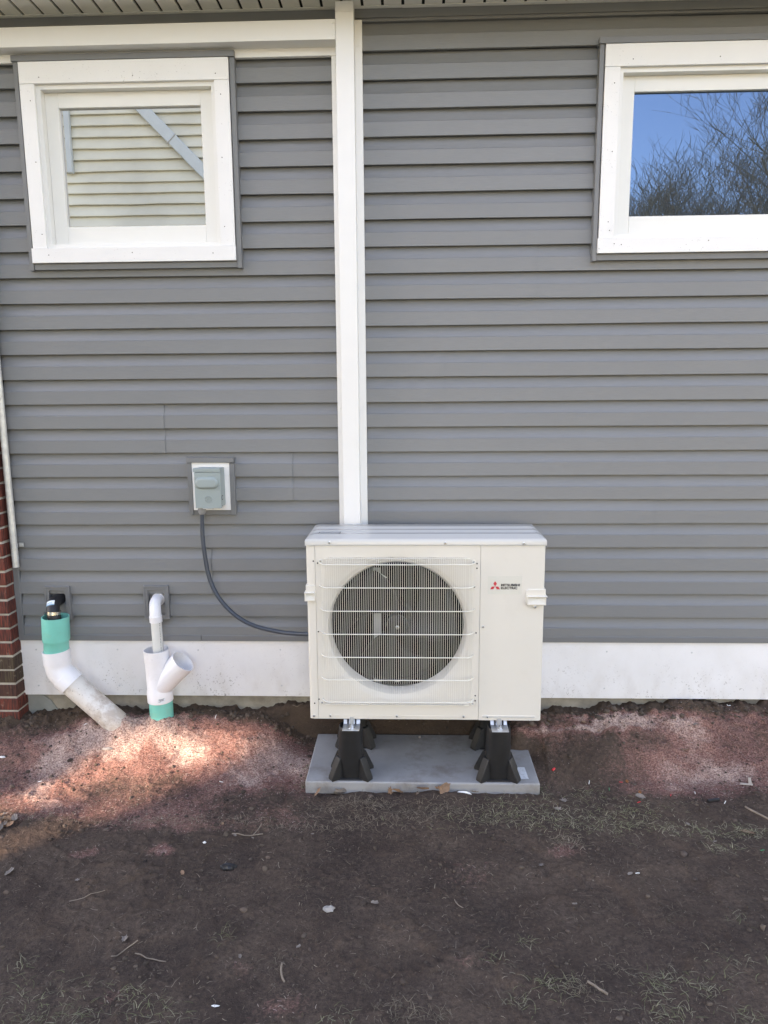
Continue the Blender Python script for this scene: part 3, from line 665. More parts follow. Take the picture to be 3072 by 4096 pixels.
MB().tube([(-.8338, -.074, 1.185), (-.8333, -.074, 1.185)], .0085, 20).build('knockout_disc', M['box'], bx)
MB().box(-.915, -.868, YF-.003, YF+.004, ZB-.0045, ZB-.0018).build('hasp', M['zinc'], bx)
MB().hollow([((-.9035, YF-.003, ZB-.003), (0, 0, 1), .005), ((-.9035, YF-.003, ZB-.001), (0, 0, 1), .005)], .002, 12).build('hasp_ring', M['zinc'], bx)

# ------------------------------------------------------------------ flexible conduit
cdt = thing('conduit', 'dark flexible conduit curving from the switch box to the heat pump', 'conduit', (-.92, -.07, 1.1))
pts = []
for (zx, zy), y in zip(((376, 715), (375, 800), (380, 940), (398, 1100), (436, 1300), (500, 1460), (600, 1600), (740, 1720), (900, 1795), (1100, 1842), (1260, 1860), (1400, 1866)),
                       (-.075, -.075, -.078, -.084, -.092, -.102, -.115, -.13, -.15, -.18, -.21, -.24)):
    pts.append(atY(650+zx*.42194, 1750+zy*.42194, y))
path = spline(pts, 26); rr = [.0094+.0004*(i % 2) for i in range(len(path))]
MB().tube(path, rr, 14).build('conduit_hose', M['conduit'], cdt, smooth=70)
p0 = pts[0]
mb = MB(); V = [];
mb.rings([((p0.x, p0.y, ZB+.004), (0, 0, -1), .0150), ((p0.x, p0.y, ZB-.010), (0, 0, -1), .0172), ((p0.x, p0.y, ZB-.022), (0, 0, -1), .0172), ((p0.x, p0.y, ZB-.031), (0, 0, -1), .0125), ((p0.x, p0.y, ZB-.034), (0, 0, -1), .0105)], 24)
cn = mb.build('conduit_connector', M['nut'], cdt, smooth=25)
for k in range(16):
    a = 2*math.pi*k/16; MB().box(-.0011, .0011, -.0182, -.0165, -.020, -.009).build('connector_rib', M['nut'], cn).matrix_basis = Matrix.Translation((p0.x, p0.y, ZB))@Matrix.Rotation(a, 4, 'Z')

# ------------------------------------------------------------------ ground pad
pd = thing('equipment_pad', 'flat grey plastic equipment pad lying on the soil under the heat pump', 'pad', (.05, -.26, .04))
pw = MB(); pw.box(PAD[0], PAD[1], PAD[2], PAD[3], -.012, .045); pw.build('pad_slab', M['pad'], pd, bevel=.006, seg=3)
MB().box(-.015, .092, -.4765, -.470, .021, .0395).build('moulded_plaque', M['pad'], pd, bevel=.0008)
stk = [atZ(1680+a*.3617, 2700+b*.3617, .046) for a, b in ((1035, 1018), (1155, 1018), (1203, 1148), (1090, 1148))]
sv = [(p.x, p.y, .0456) for p in stk]; MB().add(sv, [(3, 2, 1, 0)]).build('worn_sticker', M['sticker'], pd)
# ------------------------------------------------------------------ risers
def riser(cx, cy, s, label):
    t = thing('stand_leg', label, 'stand leg', (cx, cy, .045), 'black stand legs under the heat pump')
    zt = .278; z0 = .0455
    mb = MB(); n = 20; V = []
    lean = -.026 if cy < -.3 else 0
    def ring2(z, hx, hy, e=2.6):
        out = []; yo = lean*(z-z0)/(zt-z0)
        for k in range(n):
            a = 2*math.pi*k/n+math.pi/n; c, q = math.cos(a), math.sin(a)
            out.append((cx+hx*math.copysign(abs(c)**(2/e), c), cy+yo+hy*math.copysign(abs(q)**(2/e), q), z))
        return out
    prof = ((z0, .0545, .050), (z0+.05, .0535, .049), (.17, .0515, .047), (.262, .0485, .044), (.276, .0465, .042), (.2785, .0445, .040), (.2785, .038, .034), (.25, .036, .032))
    for z, hx, hy in prof: V += ring2(z, hx, hy)
    m = len(prof); mb.add(V, [(i*n+k, i*n+(k+1) % n, (i+1)*n+(k+1) % n, (i+1)*n+k) for i in range(m-1) for k in range(n)]+[tuple((m-1)*n+k for k in range(n))])
    mb.build('tapered_post', M['black'], t, smooth=45)
    MB().prism([(cx-.0505, z0), (cx+.0505, z0), (cx+.0495, z0+.006), (cx-.0495, z0+.006)], cy-.058, cy+.058).build('base_plate', M['black'], t, bevel=.002)
    for a in (35, 145, 215, 325):
        v = Vector((math.cos(math.radians(a)), math.sin(math.radians(a)), 0)); p = Vector((-v.y, v.x, 0))*.017; c = Vector((cx, cy, 0))
        rin, rout, rt = .035, .102, .064
        P = [c+v*rin+Vector((0, 0, z0)), c+v*rout+Vector((0, 0, z0)), c+v*(rout)+Vector((0, 0, z0+.012)), c+v*rt+Vector((0, 0, z0+.093)), c+v*rin+Vector((0, 0, z0+.100))]
        MB().add([q+p for q in P]+[q-p*1.0 for q in P], [(0, 1, 2, 3, 4), (9, 8, 7, 6, 5)]+[(i, 5+i, 5+(i+1) % 5, (i+1) % 5) for i in range(5)]).build('buttress', M['black'], t, bevel=.002)
    MB().rings([((cx+s*.066, cy-.012, z0+.001), (0, 0, 1), .012), ((cx+s*.066, cy-.012, z0+.004), (0, 0, 1), .012), ((cx+s*.066, cy-.012, z0+.0041), (0, 0, 1), .0065), ((cx+s*.066, cy-.012, z0+.018), (0, 0, 1), .0065)], 6).build('anchor_bolt', M['bolt'], t)
    return t
riser(-.2445, -.408, 1, 'black plastic stand leg at the front left corner of the pad')
riser(.372, -.408, -1, 'black plastic stand leg at the front right corner, beside the worn sticker')
riser(-.2445, -.135, 1, 'black plastic stand leg at the rear left, behind the front left leg')
riser(.372, -.135, -1, 'black plastic stand leg at the rear right, behind the front right leg')

# ------------------------------------------------------------------ heat pump
HX0, HX1, HZ0, HZ1, HYF, HYB = -.411, .5435, .305, 1.0415, -.433, -.103
hp = thing('heat_pump', 'ivory outdoor heat pump unit with a round fan behind a wire guard', 'heat pump', (.066, -.26, .30))
um = M['unit']; SL, SR = -.3745, .2865
# cabinet: base pan, left post, right panel, back, front fan panel
MB().box(HX0+.012, HX1-.008, HYF+.012, HYB, HZ0-.008, HZ0+.018).build('base_pan', M['bracket'], hp, bevel=.002)
MB().zprof([(HX0, HYB), (HX0, HYF+.009), (HX0+.0026, HYF+.0026), (HX0+.009, HYF), (SL-.0012, HYF), (SL-.0012, HYF+.012), (HX0+.012, HYF+.012), (HX0+.012, HYB)], HZ0, HZ1-.0015).build('left_panel', um, hp, smooth=50)
MB().zprof([(SR+.0012, HYF), (HX1-.009, HYF), (HX1-.0026, HYF+.0026), (HX1, HYF+.009), (HX1, HYB), (HX1-.012, HYB), (HX1-.012, HYF+.012), (SR+.0012, HYF+.012)], HZ0-.002, HZ1-.0015).build('service_panel', um, hp, smooth=50)
MB().box(HX0+.012, HX1-.012, HYB-.012, HYB, HZ0+.018, HZ1).build('rear_coil', M['coil'], hp)
MB().box(HX0+.012, SR-.004, HYB-.016, HYB-.0125, HZ0+.02, HZ1-.005).build('chamber_back', M['inside'], hp)
MB().box(SR+.002, SR+.008, HYF+.013, HYB-.017, HZ0+.02, HZ1-.005).build('divider', M['inside'], hp)
FC = (-.047, .692); FR = .275
# front plate with a round hole
mb = MB(); n = 96; V = []
def sq(a):
    c, s = math.cos(a), math.sin(a); hx0, hx1, hz0, hz1 = FC[0]-SL, SR-FC[0], FC[1]-HZ0, HZ1-.0015-FC[1]
    t = min((hx1 if c > 0 else hx0)/max(abs(c), 1e-6), (hz1 if s > 0 else hz0)/max(abs(s), 1e-6)); return FC[0]+c*t, FC[1]+s*t
angs = [2*math.pi*k/n for k in range(n)]
for cxx, czz in ((SL, HZ0), (SR, HZ0), (SL, HZ1-.0015), (SR, HZ1-.0015)):
    a = math.atan2(czz-FC[1], cxx-FC[0]) % (2*math.pi); i = min(range(n), key=lambda q: abs(angs[q]-a)); angs[i] = a
for rr_, y in ((1.115, HYF), (1.085, HYF+.0035), (1.03, HYF+.012), (1.0, HYF+.030), (1.0, HYF+.075)):
    V += [(FC[0]+math.cos(a)*FR*rr_, y, FC[1]+math.sin(a)*FR*rr_) for a in angs]
V = [(sq(a)[0], HYF+.006, sq(a)[1]) for a in angs]+[(sq(a)[0], HYF, sq(a)[1]) for a in angs]+V
# corners of the ring would cross the plate edge: clamp inside
lim = (SL+.004, SR-.004, HZ0+.004, HZ1-.006)
V2 = []
for i, (x, y, z) in enumerate(V):
    if i >= 2*n: x = min(max(x, lim[0]), lim[1]); z = min(max(z, lim[2]), lim[3])
    V2.append((x, y, z))
nr_ = len(V2)//n; Fr = [(i*n+k, i*n+(k+1) % n, (i+1)*n+(k+1) % n, (i+1)*n+k) for i in range(nr_-1) for k in range(n)]
Fr = [tuple(reversed(f)) for f in Fr]
fp = mb.add(V2, Fr); fpo = fp.build('fan_panel', um, hp, smooth=35)
# pressed ribs along the bottom
for a, b, ln in ((-.311, -.064, um), (-.034, .211, um)): MB().prism(rrect(a, b, .3165, .3205, .0018, 3), HYF-.0016, HYF+.002).build('pressed_rib', um, fpo, bevel=.0008)
MB().prism(rrect(.300, .521, .3115, .3245, .006, 4), HYF-.0015, HYF+.002).build('pressed_rib', um, hp, bevel=.001)
MB().prism(rrect(.303, .518, .3145, .3215, .003, 4), HYF-.0020, HYF+.002).build('pressed_rib', M['unit_top'], hp, bevel=.0005)
# shallow pressed flare lines above the guard
for s_ in (-1, 1):
    MB().prism([(FC[0]+s_*.125, .9935), (FC[0]+s_*.172, .9935), (FC[0]+s_*.165, .9985), (FC[0]+s_*.132, .9985)][::s_], HYF-.0015, HYF+.001).build('panel_tab', um, fpo)
# lid
top = [(HYF-.004, HZ1), (HYF-.004, 1.060), (HYF-.001, 1.0655), (HYF+.006, 1.0685)]
for yr in (-.352, -.268, -.186): top += [(yr-.012, 1.0690), (yr-.007, 1.0728), (yr+.006, 1.0728), (yr+.011, 1.0690)]
top += [(HYB-.010, 1.0690), (HYB-.001, 1.0655), (HYB+.003, 1.060), (HYB+.003, HZ1)]
top = [(y, z) for y, z in top]
mb = MB(); m = len(top); V = []
for x, k in ((HX0-.0035, 0), (HX0-.0035+.001, .35), (HX0+.004, .72), (HX0+.012, .86), (HX0+.026, 1), (HX1-.023, 1), (HX1-.009, .86), (HX1-.001, .72), (HX1+.0025, .35), (HX1+.0035, 0)):
    base = 1.060
    for y, z in top:
        kk = k if z > base else 1
        zz = base+(min(z, 1.069)-base)*min(1, kk*1.15 if kk < 1 else 1)+(max(0, z-1.069))*(1 if kk >= 1 else 0) if z > base else z
        V.append((x, y, zz))
nn = 10
mb.add(V, [(i*m+k, (i+1)*m+k, (i+1)*m+(k+1) % m, i*m+(k+1) % m) for i in range(nn-1) for k in range(m)]+[tuple(range(m)), tuple(range(nn*m-1, (nn-1)*m-1, -1))])
lid = mb.build('lid', M['unit_top'], hp, smooth=40)
tp = [(x, y, 1.0697) for x, y in ((-.372, -.338), (-.283, -.338), (-.283, -.300), (-.372, -.300))]
MB().frame((-.372, -.283, -.338, -.300), (-.3695, -.2855, -.3355, -.3025), 0, .0004).mesh('t')
fr = MB(); x0, x1, y0, y1 = -.372, -.283, -.338, -.290
fr.box(x0, x1, y0, y1, 1.0692, 1.0696); fr.build('lid_label', M['ink'], lid); MB().box(x0+.003, x1-.003, y0+.003, y1-.003, 1.0695, 1.0699).build('lid_label_print', M['bracket'], lid)
# screws
us = disc_mesh('panel_screw', .0058, .003); us.materials.append(M['zinc'])
us2 = disc_mesh('panel_screw_small', .0034, .0042, 6, .8); us2.materials.append(M['bolt'])
def uscrew(x, z, y=HYF):
    o = put('panel_screw', us, None, hp, (x, y, z)); put('screw_hex', us2, None, o, (0, 0, 0)).matrix_parent_inverse = Matrix()
for x, z in ((-.316, 1.054), (.146, 1.052), (.456, 1.050)): uscrew(x, z, HYF-.004)
for x, z in ((.301, .705), (-.395, .317), (-.326, .318), (-.050, .318), (.226, .318), (.324, .318), (-.353, .977), (.260, .975), (-.359, .375), (.260, .375)): uscrew(x, z)
hm = disc_mesh('panel_hole', .0032, .0004, 10, .95); hm.materials.append(M['dark'])
for x, z in ((-.382, .977), (-.365, .969), (-.368, .682), (-.372, .390), (-.391, .372), (.273, .967), (.273, .948), (.273, .679), (.273, .410), (.273, .388), (-.356, .874), (.264, .871)):
    put('panel_hole', hm, None, hp, (x, HYF-.0001, z))
# fan guard: every wire a piece of its own
gd = MB().box(-.3385, .2455, -.4405, -.4375, .9875, .9905).build('fan_guard', M['wire'], hp)
GF = -.468
path = spline([(0, -.4355, .9935), (0, -.441, .9935), (0, -.4595, .986), (0, GF, .972), (0, GF, .9), (0, GF, .6), (0, GF, .42), (0, GF, .395), (0, -.459, .381), (0, -.441, .372), (0, -.4355, .3715)], 3)
vw = MB().tube(path, .00078, 6).mesh('guard_wire', 60); vw.materials.append(M['wire'])
xsw = list(np.arange(-.3245, .2330, .00858))
for x in xsw: put('guard_wire', vw, None, gd, (x, 0, 0))
def sidewire(x, y): return MB().tube([(x, y, .966), (x, y, .390)], .0008, 6).build('guard_wire', M['wire'], gd, smooth=60)
for dx, y in ((.0085, -.4655), (.0150, -.4605), (.0205, -.4535), (.0245, -.4455)):
    sidewire(-.3245-dx, y); sidewire(.2325+dx, y)
for z in (.971, .8765, .7805, .684, .587, .490, .3945):
    hpth = spline([(-.3575, -.434, z), (-.3545, -.4425, z), (-.343, -.460, z), (-.328, -.4712, z), (-.30, -.4715, z), (-.047, -.4715, z), (.208, -.4715, z), (.236, -.4712, z), (.251, -.460, z), (.2625, -.4425, z), (.2655, -.434, z)], 3)
    MB().tube(hpth, .0020, 8).build('guard_rail', M['wire'], gd, smooth=60)
MB().tube([(-.345, -.440, .3705), (.2475, -.440, .3705)], .002, 8).build('guard_rail', M['wire'], gd, smooth=60)
for x, z in ((-.353, .977), (.260, .975), (-.359, .378), (.262, .378)):
    zz = .971 if z > .6 else .3945; MB().hollow([((x, HYF-.006, z), (0, 1, 0), .0085), ((x, HYF-.003, z), (0, 1, 0), .0085)], .003, 16).build('guard_eyelet', M['wire'], gd, smooth=40)
# fan
fc = (FC[0], FC[1]-.012)
hub = MB().rings([((fc[0], -.335, fc[1]), (0, -1, 0), .046), ((fc[0], -.352, fc[1]), (0, -1, 0), .044), ((fc[0], -.360, fc[1]), (0, -1, 0), .034)], 32).build('fan', M['blade'], hp, smooth=40)
MB().rings([((fc[0], -.360, fc[1]), (0, -1, 0), .010), ((fc[0], -.368, fc[1]), (0, -1, 0), .010), ((fc[0], -.3681, fc[1]), (0, -1, 0), .004), ((fc[0], -.374, fc[1]), (0, -1, 0), .004)], 6).build('fan_nut', M['bolt'], hub)
def blade(a0):
    nr2, na = 10, 12; V = []
    for i in range(nr2+1):
        r = .040+(.256-.040)*i/nr2
        span = math.radians(52+34*math.sin(math.pi*i/nr2*.55)); lead = math.radians(26*(i/nr2)**1.5)
        for j in range(na+1):
            a = a0+lead+span*(j/na); y = -.352+.075*(j/na)**1.1*(.55+.45*i/nr2)
            V.append((fc[0]+r*math.cos(a), y, fc[1]+r*math.sin(a)))
    W = na+1; return V, [(i*W+j, (i+1)*W+j, (i+1)*W+j+1, i*W+j+1) for i in range(nr2) for j in range(na)]
for k in range(3):
    V, Fb = blade(math.radians(-35+120*k)); o = MB().add(V, Fb).build('fan_blade', M['blade'], hub, smooth=60); s_ = o.modifiers.new('solid', 'SOLIDIFY'); s_.thickness = .003
# motor support and cylinder behind the fan
mt = MB().rings([((fc[0], -.255, fc[1]), (0, -1, 0), .062), ((fc[0], -.17, fc[1]), (0, -1, 0), .062)], 28).build('fan_motor', M['inside'], hp, smooth=40)
MB().box(-.150, -.118, -.272, -.266, .33, .91).build('motor_support', M['bracket'], mt)
MB().add([(-.118, -.2695, .885), (-.090, -.2695, .868), (-.118, -.2695, .850)], [(0, 1, 2)]).build('motor_support', M['bracket'], mt)
MB().prism([(-.150, .600), (-.118, .618), (-.090, .588), (-.118, .575)], -.274, -.270).build('motor_support', M['bracket'], mt)
MB().prism([(-.118, .515), (-.048, .515), (-.040, .40), (-.060, .40), (-.064, .485), (-.118, .495)], -.274, -.270).build('motor_support', M['bracket'], mt)
# handles
def handle(flip):
    f = (lambda x: x) if not flip else (lambda x: HX0+HX1-x)
    r_ = (lambda P: P) if not flip else (lambda P: P[::-1])
    P = [(f(x), z) for x, z in ((.481, .7985), (.494, .7985), (.500, .786), (.507, .7825), (.514, .786), (.522, .7985), (.5475, .7990), (.5475, .8635), (.478, .8620), (.4715, .8590), (.4690, .8530), (.4690, .8100), (.4725, .8020))]
    if flip: P = [(max(x, HX0-.004), z) for x, z in P]; 
    if flip:
        P = [(f(x), z) for x, z in ((.5065, .814), (.5475, .813), (.5475, .879), (.512, .878), (.508, .874), (.5065, .868))]
    P = r_(P)
    if not flip:
        t = MB().prism(P, HYF-.0045, HYF+.03).build('carry_handle', um, hp, bevel=.002)
        zt, zb, xl = .8365, .8045, .4765
    else:
        t = MB().prism(P, HYF-.0045, HYF+.03).build('carry_handle', um, hp, bevel=.002)
        zt, zb, xl = .8505, .8195, .5105
    a, b = sorted((f(xl), f(.5535)))
    MB().prism(rrect(a, b, zt-.0045, zt, .002, 3), HYF-.016, HYF+.03).build('handle_lip', um, t, bevel=.0018)
    a, b = sorted((f(xl+.001), f(.5482)))
    MB().frame((a-.004, b+.001, zb-.006, zt-.003), (a, b-.003 if not flip else b, zb, zt-.0046), HYF-.0125, HYF-.003).build('handle_rim', um, t, bevel=.0018)
    # scooped pocket
    mb = MB(); c = (a+b)/2
    mb.add([(a, HYF-.0122, zb), (b, HYF-.0122, zb), (b, HYF-.0048, zt-.0046), (a, HYF-.0048, zt-.0046), (c, HYF-.0046, zb+.018)], [(0, 1, 4), (1, 2, 4), (2, 3, 4), (3, 0, 4)])
    mb.build('handle_scoop', M['bell'], t)
    return t
handle(False); handle(True); uscrew(.507, .790, HYF-.0046)
# badge
bd = MB().prism(rrect(.317, .452, .841, .916, .001, 1), HYF-.0006, HYF+.001).build('badge_plate', M['plate'], hp)
cx_, cz_ = .3462, .8733; w2, h2 = .0072, .0112
def diamond(dx, dz, poly): MB().prism([(cx_+dx+x, cz_+dz+z) for x, z in poly], HYF-.0011, HYF-.0004).build('badge_diamond', M['red'], bd)
diamond(0, 0, [(0, .0004), (w2, h2), (0, 2*h2-.0004), (-w2, h2)])
diamond(0, 0, [(-.0005, -.0002), (-.0129, -.0002), (-.0196, -.0117), (-.0068, -.0117)])
diamond(0, 0, [(.0005, -.0002), (.0068, -.0117), (.0196, -.0117), (.0129, -.0002)])
for s_, zz, wd in (('MITSUBISHI', .8742, .0755), ('ELECTRIC', .8618, .0650)):
    put('badge_lettering', textmesh(s_, .0104, wd, .00045, .0002), M['ink'], bd, (.3695, HYF-.0010, zz))
# mounting brackets
def bracket(cx, yy, front):
    s = -1 if front else 1
    pl = [(yy+s*.0, .2975), (yy+s*.020, .2975), (yy+s*.030, .2815), (yy+s*.090, .2812), (yy+s*.090, .2790), (yy+s*.028, .2792), (yy+s*.018, .2950), (yy+s*.0, .2950)]
    b = MB().xprof(pl, cx-.0345, cx+.0345).build('mounting_foot', M['zinc'], hp, bevel=.0008)
    for q in (-.034, .034): MB().add([(cx+q, yy, .297), (cx+q, yy+s*.028, .2815), (cx+q, yy+s*.090, .2812), (cx+q, yy+s*.090, .2835), (cx+q, yy+s*.03, .287), (cx+q, yy+s*.01, .305), (cx+q, yy, .305)], [(0, 1, 2, 3, 4, 5, 6)]).build('foot_flange', M['zinc'], b)
    for q in (-.016, .016): MB().box(cx+q-.003, cx+q+.003, yy+s*.030-.004, yy+s*.020+.004, .2812, .2985).build('foot_slot', M['dark'], b)
    MB().box(cx-.008, cx+.008, yy+s*.034-.004, yy+s*.034+.004, .2815, .311).build('foot_tongue', M['bracket'], b)
    MB().rings([((cx, yy+s*.062, .2812), (0, 0, 1), .0125), ((cx, yy+s*.062, .2835), (0, 0, 1), .0125)], 20).build('foot_washer', M['bolt'], b, smooth=30)
    MB().rings([((cx, yy+s*.062, .2835), (0, 0, 1), .0085), ((cx, yy+s*.062, .2905), (0, 0, 1), .0085), ((cx, yy+s*.062, .2906), (0, 0, 1), .0052), ((cx, yy+s*.062, .2965), (0, 0, 1), .005)], 6).build('foot_bolt', M['bolt'], b)
for cx in (-.2375, .372): bracket(cx, -.402, True); bracket(cx, -.14, False)

# ------------------------------------------------------------------ the neighbouring house (behind the camera, seen in the left pane; it also shades this yard)
nb = thing('neighbour_house', 'cream sided house across the yard, reflected in the left window', 'house', (-5, -9, 0))
NY = -7.0
MB().box(-7.2, -1.75, NY-5, NY-.02, -.2, 7.7).build('wall', M['cream'], nb)
sw_ = MB()
ox0, ox1, oz0, oz1 = -8.93, -8.24, 3.45, 5.16                  # opening in the added wall, shaped to cast the sun streak
for a, b, c, d in ((-13.5, ox0, -.2, 8.8), (ox1, -7.2, -.2, 8.8), (ox0, ox1, -.2, oz0), (ox0, ox1, oz1, 8.8)): sw_.box(a, b, NY-.14, NY-.02, c, d)
sw_.build('sun_mask_wall', M['cream'], nb)  # unseen wall, added to block the sun around the streak
MB().prism([(-8.63, oz0), (-8.44, oz0), (-8.44, 4.755), (-8.50, 4.80), (-8.63, 4.70)], NY-.12, NY-.05).build('sun_mask_post', M['cream'], nb)  # added unseen post, splits the sun streak in two
MB().prism([(-7.6, 7.7), (-1.3, 7.7), (-4.6, 10.2)], NY-5.4, NY+.3).build('roof', M['nroof'], nb)
pk = MB(); e = .1455; pkm = MB().xprof([(-.02, 0), (-.02, e), (.002, e), (.050, .016), (.050, 0)], -7.2, -1.75).mesh('neighbour_plank'); pkm.materials.append(M['cream'])
k = 0
while k*e < 7.5: put('siding_plank', pkm, None, nb, (0, NY-.015, .05+k*e+random.uniform(-.003, .003))); k += 1
dn = Vector((.70, 0, -.71)); a = Vector((-3.62, NY+.07, 5.52))-dn*1.0; b = a+dn*2.6
mb = MB(); pr = dn.cross(Vector((0, 1, 0))).normalized()*.075; yv = Vector((0, .04, 0))
P = []
for q in (a, b): P += [q-pr-yv, q+pr-yv, q+pr+yv, q-pr+yv]
mb.add(P, [(0, 1, 2, 3), (7, 6, 5, 4), (0, 4, 5, 1), (1, 5, 6, 2), (2, 6, 7, 3), (3, 7, 4, 0)])
mb.build('downspout', M['nspout'], nb, bevel=.012)
MB().tube([a+dn*1.62-pr*1.1+Vector((0, .045, 0)), a+dn*1.62+pr*1.1+Vector((0, .045, 0))], .008, 6).build('downspout_strap', M['bracket'], nb)
MB().box(-4.66, -4.58, NY+.03, NY+.09, 4.68, 7.6).build('cable_conduit', M['nspout'], nb, bevel=.01)

# ------------------------------------------------------------------ bare trees beyond, reflected in the right window
def bare_tree(x, y, h, seed):
    r = random.Random(seed); T = MB(); Cw = MB()
    def grow(p, d, L, rad, lev):
        seg = 4 if lev < 2 else 3 if lev < 4 else 2; P = [p]; R_ = [rad]; q = p.copy(); dd = d.copy()
        for s in range(seg):
            dd = (dd+Vector((r.uniform(-1, 1), r.uniform(-1, 1), r.uniform(-.3, .8)))*(.10+.05*lev)).normalized(); q = q+dd*L/seg; P.append(q.copy()); R_.append(rad*(1-.55*(s+1)/seg))
        (T if lev == 0 else Cw).tube(P, R_, 6 if lev < 2 else 3, cap=False)
        if lev >= 5: return
        nb_ = (7, 6, 5, 4, 3)[lev]
        for k in range(nb_):
            t = r.uniform(.35, 1.0) if lev else r.uniform(.3, 1.0); i = min(seg-1, int(t*seg)); ft = t*seg-i; bp = P[i].lerp(P[i+1], ft)
            ax = Vector((r.uniform(-1, 1), r.uniform(-1, 1), r.uniform(-.2, .5))).normalized(); nd = (dd*.75+ax*.8+Vector((0, 0, .15))).normalized()
            grow(bp, nd, L*r.uniform(.52, .74), max(.0065, R_[i]*r.uniform(.42, .62)), lev+1)
    t = thing('bare_tree', 'bare leafless tree across the yard, reflected in the right window', 'tree', (x, y, 0), 'bare trees across the yard')
    grow(Vector((x, y, -.1)), Vector((r.uniform(-.08, .08), r.uniform(-.05, .05), 1)), h*.42, h*.016, 0)
    T.build('trunk', M['bark'], t, smooth=60); Cw.build('crown', M['bark'], t)
for i, (x, y, h) in enumerate(((7.2, -19, 10.2), (9.0, -20, 10.6), (10.4, -18.5, 10.0), (12.4, -21, 13.0), (8.2, -24, 11.8), (11.4, -25, 13.0), (14.4, -24, 16), (6.4, -22, 10.4), (11.5, -14.5, 12.5))): bare_tree(x, y, h, 40+i)

# ------------------------------------------------------------------ loose ground cover
def scatter_strips(name, P, L, Wd, head, lift, curl, cols, label, cat, segs=2):
    # thin bent strips, each a ribbon with a shallow fold
    n = len(P); V = np.zeros((n, (segs+1)*2, 3), np.float32); h = head.copy(); p = P.copy()
    for s in range(segs+1):
        side = np.stack([-np.sin(h), np.cos(h), np.zeros(n)], 1)*(Wd*(1-.55*s/segs))[:, None]*.5
        up = np.zeros((n, 3)); up[:, 2] = lift*L*np.sin(math.pi*min(1, (s+.15)/segs*.8))
        V[:, 2*s] = p+up-side; V[:, 2*s+1] = p+up+side
        p = p+np.stack([np.cos(h), np.sin(h), np.zeros(n)], 1)*(L/segs)[:, None]; h = h+curl
    b = (np.arange(n)*(segs+1)*2)[:, None]; F = np.concatenate([np.stack([b[:, 0]+2*s, b[:, 0]+2*s+1, b[:, 0]+2*s+3, b[:, 0]+2*s+2], 1) for s in range(segs)])
    m = fastmesh(name, V.reshape(-1, 3), F); a = m.attributes.new('Col', 'FLOAT_COLOR', 'POINT')
    c = np.repeat(np.concatenate([cols, np.ones((n, 1))], 1), (segs+1)*2, 0).astype(np.float32); a.data.foreach_set('color', c.ravel())
    return tag(put(name, m, M['attr']), label, cat, kind='stuff')
def onpad(x, y, g=.0): return (x > PAD[0]-g) & (x < PAD[1]+g) & (y > PAD[2]-g) & (y < PAD[3]+g)
def lay(n, dens=None, x0=-2.2, x1=1.9, y0=-1.7, y1=-.02):
    x = rng.uniform(x0, x1, n); y = rng.uniform(y0, y1, n); k = ~onpad(x, y, .004)
    if dens is not None: k &= rng.random(n) < dens(x, y)
    x, y = x[k], y[k]; return np.stack([x, y, ground_z(x, y)+.0012], 1)
# mulch fibres
P = lay(150000, lambda x, y: np.clip(mulch_at(x, y)*.62, 0, .8)*(1-.9*sst(-.11, -.05, y))); n = len(P)
k = rng.random((n, 1)); mm = mulch_at(P[:, 0], P[:, 1])[:, None]
cols = np.where(k < .45, np.array([[.25, .125, .11]]), np.where(k < .8, np.array([[.46, .31, .28]]), np.array([[.56, .45, .37]])))*rng.uniform(.6, 1.15, (n, 1))*(.62+.45*np.clip(mm, 0, 1))
scatter_strips('mulch_fibres', P, rng.uniform(.004, .014, n), rng.uniform(.0014, .0030, n), rng.uniform(0, 6.28, n), rng.uniform(.0, .25, n), rng.uniform(-.5, .5, n), cols, 'pinkish red mulch fibres spread over the soil near the house', 'mulch')
# straw bits and pale flecks over all of the soil
P = lay(9000); n = len(P); k = rng.random((n, 1))
cols = np.where(k < .5, np.array([[.24, .19, .145]]), np.where(k < .96, np.array([[.15, .115, .09]]), np.array([[.42, .34, .25]])))*rng.uniform(.6, 1.15, (n, 1))
scatter_strips('straw_bits', P, rng.gamma(2.0, .005, n)+.003, rng.uniform(.0009, .0021, n), rng.uniform(0, 6.28, n), rng.uniform(0, .2, n), rng.uniform(-.7, .7, n), cols, 'short dry straw bits strewn over the dark soil', 'straw')
